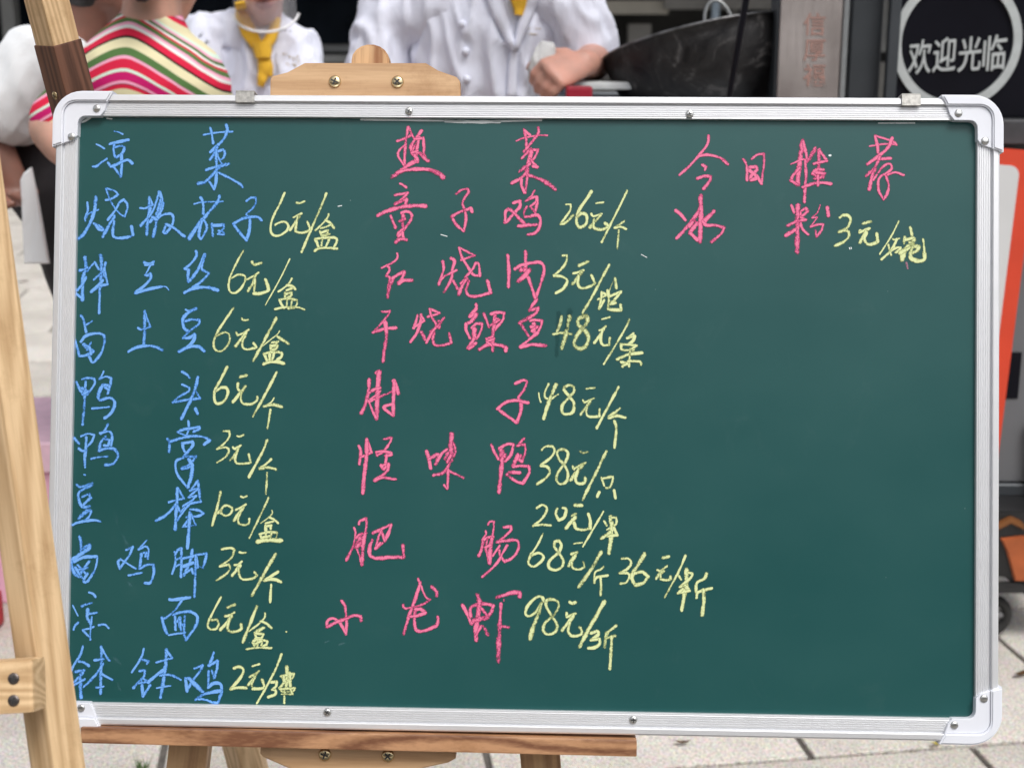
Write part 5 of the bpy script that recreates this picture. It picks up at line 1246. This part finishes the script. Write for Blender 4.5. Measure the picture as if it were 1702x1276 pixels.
def skin(name, c):
    m, nt, b = new_mat(name)
    n = N(nt, 'ShaderNodeTexNoise'); n.inputs['Scale'].default_value = 22; n.inputs['Detail'].default_value = 5
    nt.links.new(coords(nt), n.inputs['Vector'])
    r = ramp(nt, n.outputs[0], [(0.35, tuple(x * 0.85 for x in c)), (0.65, (min(1, c[0] * 1.12), c[1] * 1.02, c[2]))])
    nt.links.new(r.outputs[0], b.inputs['Base Color'])
    b.inputs['Roughness'].default_value = 0.5
    b.inputs['Subsurface Weight'].default_value = 0.15
    b.inputs['Subsurface Radius'].default_value = (0.02, 0.008, 0.004)
    b.inputs['Subsurface Scale'].default_value = 0.3
    return m
SK1 = skin('tanned_skin', (0.23, 0.115, 0.085)); SK2 = skin('warm_skin', (0.56, 0.33, 0.25)); SK3 = skin('fair_skin', (0.52, 0.30, 0.26)); SK4 = skin('ruddy_skin', (0.48, 0.26, 0.20))
def cloth(name, c, rough=0.85, sc=700, fold=10):
    m, nt, b = new_mat(name)
    w = N(nt, 'ShaderNodeTexNoise'); w.inputs['Scale'].default_value = sc
    f = N(nt, 'ShaderNodeTexNoise'); f.inputs['Scale'].default_value = fold; f.inputs['Detail'].default_value = 5; f.inputs['Distortion'].default_value = 1.0
    nt.links.new(coords(nt), w.inputs['Vector']); nt.links.new(coords(nt, (1, 1, 0.4)), f.inputs['Vector'])
    r = ramp(nt, f.outputs[0], [(0.3, tuple(x * 0.95 for x in c)), (0.7, c)])
    nt.links.new(r.outputs[0], b.inputs['Base Color'])
    b.inputs['Roughness'].default_value = rough; b.inputs['Specular IOR Level'].default_value = 0.2
    b.inputs['Sheen Weight'].default_value = 0.1
    bump(nt, b, f.outputs[0], 0.6, 0.02)
    return m
WHITE = cloth('white_chef_cloth', (0.73, 0.75, 0.86)); WHITE2 = cloth('white_cotton', (0.78, 0.80, 0.82)); BLACKC = cloth('black_cloth', (0.018, 0.016, 0.018))  # chef white: lavender tint of blue skylight is put into the cloth colour
YEL = cloth('yellow_kerchief', (0.86, 0.50, 0.045), 0.8, 700, 25)
HAIR = plain('black_hair', (0.012, 0.010, 0.010), 0.4, 0, 0.4, 120, 0.4)
LIP = plain('lips', (0.34, 0.12, 0.11), 0.4)
EYEW = plain('eye_white', (0.7, 0.68, 0.66), 0.2); IRIS = plain('iris', (0.02, 0.012, 0.01), 0.1)
EMB = plain('grey_embroidery', (0.12, 0.13, 0.16), 0.8); GOLD = plain('gold_embroidery', (0.50, 0.40, 0.27), 0.6)

def hand(wrist, d, palm_n, side, curl=0.6, s=1.0):
    """palm plus five separate fingers. d = pointing direction, palm_n = out of the palm, side=+1 thumb on +x of (d x n)"""
    w = Vector(wrist); d = Vector(d).normalized(); n = Vector(palm_n); n = (n - d * n.dot(d)).normalized()
    x = d.cross(n) * side
    out = []
    out.append(([w - d * 0.02 * s, w + d * 0.03 * s, w + d * 0.065 * s, w + d * 0.088 * s], [(0.026 * s, 0.020 * s), (0.036 * s, 0.017 * s), (0.041 * s, 0.014 * s), (0.040 * s, 0.012 * s)], x))
    L = [0.070, 0.078, 0.073, 0.058]
    for k in range(4):
        off = (0.030 - 0.020 * k) * s
        base = w + d * 0.080 * s + x * off
        p = [base]; a = 0.25 * curl
        for seg, f in enumerate((0.45, 0.32, 0.25)):
            a += curl * (0.55 if seg == 0 else 0.75)
            dirn = d * math.cos(a) + n * math.sin(a)
            p.append(p[-1] + dirn * L[k] * f * s)
        out.append((p, [0.0095 * s, 0.0090 * s, 0.0080 * s, 0.0068 * s]))
    b = w + d * 0.022 * s + x * 0.028 * s
    t1 = b + (x * 0.75 + d * 0.6 + n * 0.3).normalized() * 0.034 * s
    t2 = t1 + (x * 0.25 + d * 0.8 + n * 0.6).normalized() * 0.030 * s
    t3 = t2 + (x * -0.1 + d * 0.8 + n * 0.7).normalized() * 0.022 * s
    out.append(([b, t1, t2, t3], [0.016 * s, 0.0115 * s, 0.010 * s, 0.008 * s]))
    return out
def head_parts(c, fwd, up, s=1.0):
    f = Vector(fwd).normalized(); u = Vector(up); u = (u - f * u.dot(f)).normalized(); r = f.cross(u)
    P = lambda a, b, d: Vector(c) + r * a * s + f * b * s + u * d * s
    ch = [([P(0, -0.005, 0.085), P(0, -0.010, 0.05), P(0, -0.010, 0.0), P(0, 0.0, -0.035)], [(0.055 * s, 0.070 * s), (0.073 * s, 0.090 * s), (0.075 * s, 0.092 * s), (0.064 * s, 0.078 * s)], r),
          ([P(0, 0.030, -0.02), P(0, 0.038, -0.06), P(0, 0.046, -0.095)], [(0.058 * s, 0.052 * s), (0.050 * s, 0.045 * s), (0.030 * s, 0.028 * s)], r),
          ([P(0, 0.084, 0.022), P(0, 0.098, 0.000), P(0, 0.106, -0.022)], [0.008 * s, 0.011 * s, 0.014 * s]),
          ([P(-0.014, 0.094, -0.026), P(0.014, 0.094, -0.026)], [0.010 * s, 0.010 * s]),
          ([P(-0.045, 0.072, 0.030), P(0, 0.084, 0.032), P(0.045, 0.072, 0.030)], [0.010 * s, 0.010 * s, 0.010 * s])]
    for q in (-1, 1):
        ch.append(([P(q * 0.076, -0.012, 0.020), P(q * 0.083, -0.018, 0.004), P(q * 0.077, -0.008, -0.026)], [(0.017 * s, 0.007 * s), (0.021 * s, 0.008 * s), (0.010 * s, 0.006 * s)], f))
    return ch, P, r, f, u
def face_bits(o, P, r, f, u, mat_hair, s=1.0, bun=None, fringe=0.02):
    for q in (-1, 1):
        bm = bmesh.new(); bmesh.ops.create_uvsphere(bm, u_segments=16, v_segments=10, radius=0.012 * s, matrix=T(P(q * 0.031, 0.073, 0.010)))
        e = link('eye', bm_mesh(bm, 'eye', True), EYEW, o, Matrix.Identity(4), True)
    organic('lips', [([P(-0.022, 0.080, -0.052), P(0, 0.089, -0.050), P(0.022, 0.080, -0.052)], [0.0045 * s, 0.007 * s, 0.0045 * s]),
                     ([P(-0.018, 0.080, -0.060), P(0, 0.087, -0.061), P(0.018, 0.080, -0.060)], [0.004 * s, 0.007 * s, 0.004 * s])], 0.0025, 3, LIP, o)
    hc = [([P(0, -0.020, 0.100), P(0, -0.022, 0.06), P(0, -0.030, 0.0), P(0, -0.040, -0.045)], [(0.060 * s, 0.074 * s), (0.082 * s, 0.092 * s), (0.084 * s, 0.082 * s), (0.066 * s, 0.058 * s)], r)]
    if bun is not None:
        hc.append(([P(*bun) - r * 0.03, P(*bun), P(*bun) + r * 0.03], [0.03, 0.042, 0.03]))
        hc.append(([P(*bun), P(0, -0.09, 0.0)], [0.03, 0.05]))
    organic('hair', hc, 0.007, 4, mat_hair, o, 0.002, 40, 3)

def person(label, base, J, skinm, fwd, up=(0, 0, 1), sh=(1, 0, 0), hands=(), hair=HAIR, bun=None, voxel=0.006, waist=1.0):
    """J: joints in world space. One continuous body; clothes are added by the caller"""
    root = thing('person', label, 'person', loc=base)
    sh = Vector(sh).normalized()
    hc, P, r, f, u = head_parts(J['head'], fwd, up)
    ch = list(hc)
    nb = Vector(J['neck']); hd = Vector(J['head'])
    ch.append(([nb - (hd - nb) * 0.15, nb.lerp(hd, 0.35) - Vector(f) * 0.01, nb.lerp(hd, 0.8) - Vector(f) * 0.02], [(0.062, 0.060), (0.054, 0.056), (0.056, 0.058)], sh))
    pel = Vector(J['pelvis'])
    ch.append(([pel + Vector((0, 0, -0.06)), pel + Vector((0, 0, 0.06)), pel.lerp(nb, 0.38), pel.lerp(nb, 0.70), pel.lerp(nb, 0.86), nb - Vector((0, 0, 0.035))],
               [(0.15, 0.11), (0.155 * waist, 0.115), (0.135 * waist, 0.10), (0.150 * waist, 0.108), (0.115 * waist, 0.085), (0.060, 0.055)], sh))
    for q in ('L', 'R'):
        a, b, c = Vector(J['sh' + q]), Vector(J['el' + q]), Vector(J['wr' + q])
        ch.append(([nb.lerp(a, 0.35) - Vector((0, 0, 0.04)), a], [0.050, 0.050]))
        ch.append(([a, a.lerp(b, 0.5), b], [0.054, 0.047, 0.040]))
        ch.append(([b, b.lerp(c, 0.3), b.lerp(c, 0.75), c], [0.040, 0.042, 0.032, 0.027]))
        h, k, an = Vector(J['hip' + q]), Vector(J['kn' + q]), Vector(J['an' + q])
        ch.append(([h, h.lerp(k, 0.5), k], [0.088, 0.072, 0.055]))
        ch.append(([k, k.lerp(an, 0.3), k.lerp(an, 0.8), an], [0.055, 0.056, 0.040, 0.036]))
    for hch in hands: ch += hch
    body = organic('body', ch, voxel, 3, skinm, root)
    face_bits(root, P, r, f, u, hair, 1.0, bun)
    return root, P, (r, f, u)
def shoes(root, J, fwd, mat):
    f = Vector((fwd[0], fwd[1], 0)).normalized()
    for q in ('L', 'R'):
        a = Vector(J['an' + q]); a = Vector((a.x, a.y, 0))
        organic('shoe', [([a - f * 0.05 + Vector((0, 0, 0.042)), a + f * 0.04 + Vector((0, 0, 0.042)), a + f * 0.13 + Vector((0, 0, 0.034)), a + f * 0.18 + Vector((0, 0, 0.028))], [(0.038, 0.040), (0.044, 0.040), (0.046, 0.032), (0.036, 0.026)], f.cross(Vector((0, 0, 1)))),
                         ([a + Vector((0, 0, 0.04)), a + Vector((0, 0, 0.09))], [0.045, 0.045])], 0.007, 3, mat, root)
def legs(J, cx, y, hw=0.09, ph=0.93, f=(0, -1), stance=0.10):
    f = Vector((f[0], f[1], 0)).normalized(); s = Vector((f.y, -f.x, 0))
    for q, sg_ in (('L', -1), ('R', 1)):
        J['hip' + q] = Vector((cx, y, ph)) + s * hw * sg_
        J['kn' + q] = Vector((cx, y, 0.49)) + s * stance * sg_ + f * 0.02
        J['an' + q] = Vector((cx, y, 0.08)) + s * stance * 1.05 * sg_
def trousers(root, J, sh, mat, grow=0.018):
    pel = Vector(J['pelvis'])
    ch = [([pel + Vector((0, 0, -0.06)), pel + Vector((0, 0, 0.07))], [(0.16 + grow, 0.125 + grow), (0.155 + grow, 0.118 + grow)], sh)]
    for q in ('L', 'R'):
        h, k, an = Vector(J['hip' + q]), Vector(J['kn' + q]), Vector(J['an' + q])
        ch.append(([h, h.lerp(k, 0.5), k, k.lerp(an, 0.5), an], [0.095 + grow, 0.082 + grow, 0.068 + grow, 0.066 + grow, 0.060 + grow]))
    return organic('trousers', ch, 0.010, 5, mat, root, 0.006, 8, 2)

# ---------------------------------------------------------------- 1. person in a white T-shirt at the left, seen from the side
Y1 = 3.05
J = dict(head=at(172, -42, Y1), neck=at(126, 84, Y1), pelvis=at(112, 275, Y1 + 0.02),
         shL=at(50, 100, Y1 - 0.17), elL=at(-22, 232, Y1 - 0.16), wrL=at(34, 322, Y1 - 0.17),
         shR=at(120, 105, Y1 + 0.19), elR=at(150, 230, Y1 + 0.22), wrR=at(215, 300, Y1 + 0.15))
legs(J, at(178, 400, Y1).x, Y1 + 0.02, 0.085, J['pelvis'].z - 0.04, (1, 0.15), 0.09)
for q in 'LR': J['hip' + q].x = J['pelvis'].x + 0.01
p1, P, (r, f, u) = person('person in a white T-shirt and black trousers at the left edge, hand behind hip', (J['pelvis'].x, Y1, 0), J, SK1, (0.93, 0.30, -0.15), (0.15, 0, 1), (0.25, 1, 0),
    [hand(J['wrL'], (-0.50, -0.80, -0.20), (0.3, 0.1, 1), -1, 0.4, 0.9), hand(J['wrR'], (0.7, 0, -0.7), (0, 0, -1), 1, 0.5)])
nb, pel = J['neck'], J['pelvis']
sh1 = garment('t_shirt', [([pel + Vector((0.0, 0, 0.105)), pel + Vector((0, 0, 0.16)), pel.lerp(nb, 0.5), pel.lerp(nb, 0.78), nb - Vector((0.01, 0, 0.02))], [(0.19, 0.125), (0.185, 0.125), (0.185, 0.13), (0.185, 0.13), (0.085, 0.078)], (0.25, 1, 0)),
    ([nb.lerp(J['shL'], 0.3) - Vector((0, 0, 0.03)), J['shL'] + Vector((0, -0.005, 0)), J['shL'].lerp(J['elL'], 0.40), J['shL'].lerp(J['elL'], 0.70)], [0.075, 0.072, 0.070, 0.074]),
    ([nb.lerp(J['shR'], 0.3) - Vector((0, 0, 0.03)), J['shR'], J['shR'].lerp(J['elR'], 0.7)], [0.08, 0.075, 0.075])], 0.009, 8, WHITE2, p1, 0.010, 8, 1)
trousers(p1, J, (0.25, 1, 0), BLACKC, 0.0)
shoes(p1, J, (1, 0.1), BLACKC)
ap = [(40, 288), (52, 278), (62, 325), (72, 380), (82, 438), (41, 438), (37, 360), (34, 300)]
bm = prism_bm([(at(a, b, Y1 - 0.24).x, at(a, b, Y1 - 0.24).z) for a, b in ap], Y1 - 0.245, Y1 - 0.235, 0.003)
link('apron_tail', bm_mesh(bm, 'apron'), WHITE2, p1, Matrix.Identity(4), True)
bv = bvh_of(sh1)

# ---------------------------------------------------------------- 2. woman in the striped top, back to the camera
def make_stripes():
    m, nt, b = new_mat('striped_knit')
    tc = nt.nodes.new('ShaderNodeTexCoord'); s = nt.nodes.new('ShaderNodeSeparateXYZ'); nt.links.new(tc.outputs['Object'], s.inputs[0])
    def M_(op, a, b_=None, c=None):
        n = N(nt, 'ShaderNodeMath', operation=op)
        for i, q in enumerate((a, b_, c)):
            if q is None: continue
            if isinstance(q, (int, float)): n.inputs[i].default_value = q
            else: nt.links.new(q, n.inputs[i])
        return n.outputs[0]
    wv = N(nt, 'ShaderNodeTexNoise'); wv.inputs['Scale'].default_value = 7; nt.links.new(tc.outputs['Object'], wv.inputs['Vector'])
    dx = M_('SUBTRACT', s.outputs[0], STR_X)
    # bands run level over the back and fall away along the shoulder and sleeve
    right = M_('MAXIMUM', dx, 0.0)
    left = M_('MAXIMUM', M_('MULTIPLY', dx, -1.0), 0.0)
    drop_ = M_('ADD', M_('MULTIPLY', M_('SQRT', M_('ADD', M_('MULTIPLY', right, right), 0.0010)), 0.74), M_('MULTIPLY', M_('SQRT', M_('ADD', M_('MULTIPLY', left, left), 0.0012)), 0.55))
    v = M_('ADD', s.outputs[2], drop_)
    v = M_('ADD', v, M_('MULTIPLY', wv.outputs[0], 0.012))
    t = M_('MULTIPLY', M_('SUBTRACT', STR_Z, v), 1 / 0.162)       # 0 at the top band, 1 one repeat further down
    fr = M_('FRACT', t)
    cr, wh, pk_, mi, rd, bk, cm, gr, mg = (0.72, 0.66, 0.42), (0.75, 0.75, 0.72), (0.80, 0.36, 0.50), (0.60, 0.74, 0.62), (0.62, 0.02, 0.06), (0.02, 0.012, 0.012), (0.72, 0.66, 0.42), (0.085, 0.17, 0.055), (0.50, 0.012, 0.13)
    seq = [(0.0, gr), (0.045, pk_), (0.075, wh), (0.115, rd), (0.195, bk), (0.222, cm), (0.33, gr), (0.42, pk_), (0.455, rd), (0.555, mi), (0.59, mg), (0.69, pk_), (0.72, bk), (0.73, rd), (0.775, cm), (0.87, mi), (0.895, pk_), (0.92, gr), (0.95, wh), (0.975, rd)]
    r = ramp(nt, fr, seq, 'CONSTANT')
    nt.links.new(r.outputs[0], b.inputs['Base Color'])
    b.inputs['Roughness'].default_value = 0.85; b.inputs['Specular IOR Level'].default_value = 0.15
    return m
Y2 = 2.72
LX = at(232, 120, Y2).x
J = dict(head=at(272, -72, Y2 + 0.02), neck=at(252, 50, Y2), pelvis=at(262, 340, Y2 + 0.03),
         shL=at(180, 122, Y2 + 0.01), elL=at(80, 212, Y2 - 0.05), wrL=at(165, 300, Y2 - 0.12),
         shR=at(284, 140, Y2 + 0.02), elR=at(385, 218, Y2 + 0.05), wrR=at(430, 290, Y2 + 0.25))
legs(J, J['pelvis'].x, Y2 + 0.02, 0.085, J['pelvis'].z - 0.05, (0, 1), 0.09)
p2, P, (r, f, u) = person('woman with a hair bun in a top striped red, pink, green and cream, from behind', (J['pelvis'].x, Y2, 0), J, SK2, (0.45, 0.85, -0.2), (0.1, 0.1, 1), (1, 0.05, 0),
    [hand(J['wrL'], (1, -0.1, -0.3), (0, 1, 0), -1, 0.6), hand(J['wrR'], (0.1, 0.9, -0.3), (0, 0, -1), -1, 0.5)], HAIR, (0.045, -0.100, -0.066), 0.006, 0.90)
STR_X = at(226, 60, Y2).x; STR_Z = at(230, 32, Y2 - 0.1).z + 0.052
nb, pel = J['neck'], J['pelvis']
sh2 = organic('striped_top', [([pel + Vector((0, 0, -0.02)), pel + Vector((0, 0, 0.08)), pel.lerp(nb, 0.45), pel.lerp(nb, 0.74), pel.lerp(nb, 0.88), nb + Vector((0, 0, -0.002))], [(0.155, 0.14), (0.150, 0.135), (0.150, 0.125), (0.150, 0.125), (0.125, 0.105), (0.074, 0.070)], (1, 0.05, 0)),
    ([nb.lerp(J['shL'], 0.25) - Vector((0, 0, 0.015)), J['shL'], J['shL'].lerp(J['elL'], 0.55), J['shL'].lerp(J['elL'], 0.92)], [0.072, 0.066, 0.056, 0.050]),
    ([nb.lerp(J['shR'], 0.25) - Vector((0, 0, 0.015)), J['shR'], J['shR'].lerp(J['elR'], 0.5), J['elR']], [0.066, 0.058, 0.056, 0.056])], 0.007, 9, None, p2, 0.003, 7, 4)
sh2.data.materials.append(make_stripes())
trousers(p2, J, (1, 0.05, 0), BLACKC, -0.01); shoes(p2, J, (0, 1), BLACKC)

# ---------------------------------------------------------------- 3. chef with the yellow kerchief and clear mask
Y3 = 3.95
J = dict(head=at(438, -42, Y3 - 0.10), neck=at(434, 64, Y3), pelvis=at(425, 340, Y3 + 0.10),
         shL=at(346, 64, Y3 + 0.0), elL=at(318, 195, Y3 - 0.12), wrL=at(380, 262, Y3 - 0.34),
         shR=at(488, 84, Y3 + 0.0), elR=at(508, 195, Y3 - 0.10), wrR=at(470, 262, Y3 - 0.34))
legs(J, J['pelvis'].x, Y3 + 0.10, 0.09, J['pelvis'].z - 0.05, (0, -1), 0.10)
p3, P, (r, f, u) = person('chef in white jacket and yellow kerchief wearing a clear mouth shield, beside the striped top', (J['pelvis'].x, Y3 + 0.1, 0), J, SK3, (0.12, -0.95, -0.36), (0, -0.2, 1), (1, 0, 0),
    [hand(J['wrL'], (0.8, -0.4, -0.2), (0, 0, -1), -1, 0.7), hand(J['wrR'], (-0.8, -0.4, -0.2), (0, 0, -1), 1, 0.7)])
nb, pel = J['neck'], J['pelvis']
jk3 = garment('chef_jacket', [([pel + Vector((0, 0, -0.05)), pel + Vector((0, 0, 0.08)), pel.lerp(nb, 0.45), pel.lerp(nb, 0.74), pel.lerp(nb, 0.90), nb + Vector((0, 0, 0.030))], [(0.20, 0.155), (0.19, 0.15), (0.185, 0.145), (0.185, 0.135), (0.150, 0.11), (0.076, 0.076)], (1, 0, 0)),
    ([nb.lerp(J['shL'], 0.3) - Vector((0, 0, 0.0)), J['shL'], J['shL'].lerp(J['elL'], 0.5), J['elL']], [0.084, 0.080, 0.076, 0.072]),
    ([nb.lerp(J['shR'], 0.3) - Vector((0, 0, 0.0)), J['shR'], J['shR'].lerp(J['elR'], 0.5), J['elR']], [0.084, 0.080, 0.076, 0.072])], 0.008, 5, WHITE, p3, 0.018, 10, 9)
trousers(p3, J, (1, 0, 0), BLACKC); shoes(p3, J, (0, -1), BLACKC)
bv3 = bvh_of(jk3)
nk = draped('kerchief', [bv3], [(398, 2, 9), (404, 32, 11), (414, 55, 12), (428, 76, 10)], YEL, p3, 0.006, 0.010)
k2 = draped('kerchief', [bv3], [(458, 30, 6), (456, 48, 7), (450, 64, 8), (440, 78, 8)], YEL, p3, 0.006, 0.010)
k3 = draped('kerchief_knot', [bv3], [(435, 70, 12), (437, 84, 13), (438, 98, 10)], YEL, p3, 0.008, 0.018, 4, 0.012)
k4 = draped('kerchief_tail', [bv3], [(438, 96, 9), (440, 112, 10), (436, 130, 7), (433, 144, 3)], YEL, p3, 0.005, 0.014)
draped('kerchief_tail', [bv3], [(442, 94, 6), (447, 112, 6), (449, 128, 3)], YEL, p3, 0.004, 0.010)
# clear mouth shield
m_, nt_, b_ = new_mat('clear_shield'); b_.inputs['Base Color'].default_value = (0.9, 0.9, 0.95, 1); b_.inputs['Roughness'].default_value = 0.15; b_.inputs['Alpha'].default_value = 0.22
SHIELD = m_
RIM = plain('white_rim', (0.8, 0.8, 0.82), 0.3)
bm = bmesh.new(); gr_ = []
for i in range(6):
    row = []
    for k in range(13):
        a = R(-70 + 140 * k / 12)
        row.append(bm.verts.new(P(0.088 * math.sin(a), 0.030 + 0.098 * math.cos(a) * (1 - 0.05 * (5 - i) / 5), -0.112 + 0.016 * i + 0.020 * (1 - math.cos(a)))))
    gr_.append(row)
for r0, r1 in zip(gr_, gr_[1:]):
    for k in range(12): bm.faces.new((r0[k], r0[k + 1], r1[k + 1], r1[k]))
link('mouth_shield', bm_mesh(bm, 'shield', True), SHIELD, p3, Matrix.Identity(4), True)
tube('shield_rim', [P(0.088 * math.sin(R(-80 + 160 * k / 14)), 0.030 + 0.094 * math.cos(R(-80 + 160 * k / 14)), -0.113 + 0.024 * (1 - math.cos(R(-80 + 160 * k / 14)))) for k in range(15)], 0.0036, RIM, p3, 8, True)
def scribble(name, bv, x, y, cols, rows, sx_, sy_, mat, parent, rnd, w=1.0, slant=0.0):
    bm = bmesh.new()
    for j in range(rows):
        for i in range(cols):
            if rnd.random() < 0.12: continue
            cx_, cy_ = x + i * sx_ + j * slant, y + j * sy_ + rnd.uniform(-0.6, 0.6)
            for q in range(3):
                a = (cx_ + rnd.uniform(-0.4, 0.4) * sx_, cy_ + rnd.uniform(-0.4, 0.4) * sy_); b = (a[0] + rnd.uniform(-0.45, 0.45) * sx_, a[1] + rnd.uniform(-0.35, 0.35) * sy_)
                A, B = surf(bv, *a, 0.0015), surf(bv, *b, 0.0015)
                if A is None or B is None or (A - B).length > 0.05 or (A - B).length < 1e-4: continue
                tube_bm([A, B], 0.0012 * w, 5, True, bm)
    return link(name, bm_mesh(bm, name), mat, parent, Matrix.Identity(4), True)
rn = random.Random(11)
scribble('sleeve_print', bv3, 327, 62, 2, 3, 11, 9, EMB, p3, rn, 1.2, 1.5)
scribble('sleeve_print', bv3, 328, 84, 3, 2, 8, 7, EMB, p3, rn, 0.9, 1.0)
scribble('chest_print', bv3, 476, 92, 3, 3, 9, 8, GOLD, p3, rn, 1.2, 1.0)
scribble('collar_print', bv3, 462, 52, 4, 1, 6, -3, EMB, p3, rn, 1.0, 1.0)

# ---------------------------------------------------------------- 4. chef with the hand over the counter
Y4 = 3.28
J = dict(head=at(868, -150, Y4 - 0.14), neck=at(842, -40, Y4 - 0.02), pelvis=at(770, 330, Y4 + 0.16),
         shL=at(650, 40, Y4 + 0.05), elL=at(606, 190, Y4 + 0.0), wrL=at(700, 250, Y4 - 0.18),
         shR=at(946, 10, Y4 - 0.05), elR=at(1008, 128, Y4 - 0.04), wrR=at(972, 106, Y4 - 0.27))
J['elR'] = at(990, 104, Y4 - 0.04); J['wrR'] = at(970, 104, Y4 - 0.24)
legs(J, J['pelvis'].x, Y4 + 0.2, 0.09, J['pelvis'].z - 0.05, (0, -1), 0.10)
p4, P, (r, f, u) = person('broad chef in white jacket beside the wok, gripping a rag in his fist', (J['pelvis'].x, Y4 + 0.2, 0), J, SK4, (0.35, -0.9, -0.3), (0.1, -0.1, 1), (1, -0.15, 0),
    [hand(J['wrL'], (0.8, -0.3, -0.3), (0, 0, -1), -1, 0.7), hand(J['wrR'], (-0.72, -0.60, -0.22), (-0.1, 0.75, -0.65), -1, 1.15, 1.08)], HAIR, None, 0.0048)
nb, pel = J['neck'], J['pelvis']
jk4 = garment('chef_jacket', [([pel + Vector((0, 0, -0.05)), pel + Vector((0, 0, 0.08)), pel.lerp(nb, 0.40), pel.lerp(nb, 0.62), pel.lerp(nb, 0.86), nb + Vector((0, 0, 0.03))], [(0.20, 0.16), (0.195, 0.155), (0.19, 0.155), (0.205, 0.16), (0.185, 0.13), (0.08, 0.08)], (1, -0.15, 0)),
    ([nb.lerp(J['shL'], 0.3), J['shL'], J['shL'].lerp(J['elL'], 0.5), J['elL']], [0.09, 0.088, 0.080, 0.078]),
    ([nb.lerp(J['shR'], 0.4), J['shR'], J['shR'].lerp(J['elR'], 0.5), J['shR'].lerp(J['elR'], 0.74)], [0.09, 0.082, 0.078, 0.080])], 0.007, 5, WHITE, p4, 0.022, 8, 21)
trousers(p4, J, (1, -0.1, 0), BLACKC); shoes(p4, J, (0, -1), BLACKC)
bv4 = bvh_of(jk4)
draped('kerchief_tail', [bv4], [(862, -40, 22), (863, -8, 17), (864, 14, 10), (862, 26, 4)], YEL, p4, 0.006, 0.010)
draped('collar_flap', [bv4], [(818, -14, 12), (830, 24, 10), (846, 62, 6), (855, 84, 2)], WHITE, p4, 0.005, 0.003, 5, 0.010)
draped('collar_flap', [bv4], [(884, -14, 12), (878, 14, 10), (866, 50, 6), (857, 82, 2)], WHITE, p4, 0.005, 0.005, 5, 0.010)
draped('jacket_placket', [bv4], [(856, 80, 5), (852, 110, 6), (850, 168, 7)], WHITE, p4, 0.005, 0.002, 4, 0.005)
for q in ((768, 40), (774, 86), (776, 132)):
    P0 = surf(bv4, *q, 0.004)
    if P0 is None: continue
    bm = bmesh.new(); bmesh.ops.create_uvsphere(bm, u_segments=14, v_segments=9, radius=0.0085, matrix=T(P0))
    link('knot_button', bm_mesh(bm, 'button', True), WHITE, p4, Matrix.Identity(4), True)
scribble('chest_print', bv4, 867, 48, 6, 1, 6, -1, GOLD, p4, rn, 0.8)
scribble('chest_print', bv4, 874, 57, 4, 1, 6, -1, GOLD, p4, rn, 0.9)
scribble('sleeve_print', bv4, 950, 42, 1, 2, 6, 6, EMB, p4, rn, 1.4, 3)
# cloth in the fist
RAGM = cloth('grey_rag', (0.50, 0.50, 0.50))
wr = J['wrR']; fc = at(910, 104, Y4 - 0.25)
organic('rag', [([fc + Vector((0.0, 0, 0.035)), fc + Vector((-0.01, -0.01, 0)), fc + Vector((-0.022, -0.005, -0.035)), fc + Vector((-0.012, 0.01, -0.055))], [(0.018, 0.010), (0.026, 0.014), (0.022, 0.012), (0.010, 0.008)], (1, 0, 0)),
                ([fc + Vector((0.01, 0, 0)), fc + Vector((0.03, -0.01, -0.03)), fc + Vector((0.028, 0, -0.055))], [0.016, 0.012, 0.006])], 0.003, 1, RAGM, None, 0.005, 34, 5)
rag = COL.objects[-1]
rag = [o for o in COL.objects if o.name.startswith('rag')][-1]
tag(rag, 'crumpled white rag gripped in the chef\'s fist beside the wok', 'rag')
hd_ = tube('white_handle', [at(919, 128, Y4 - 0.25), at(921, 200, Y4 - 0.25)], [0.0085, 0.0085], plain('white_handle', (0.75, 0.75, 0.72), 0.4), None, 12)
tag(hd_, 'short white handle hanging below the chef\'s fist', 'handle')
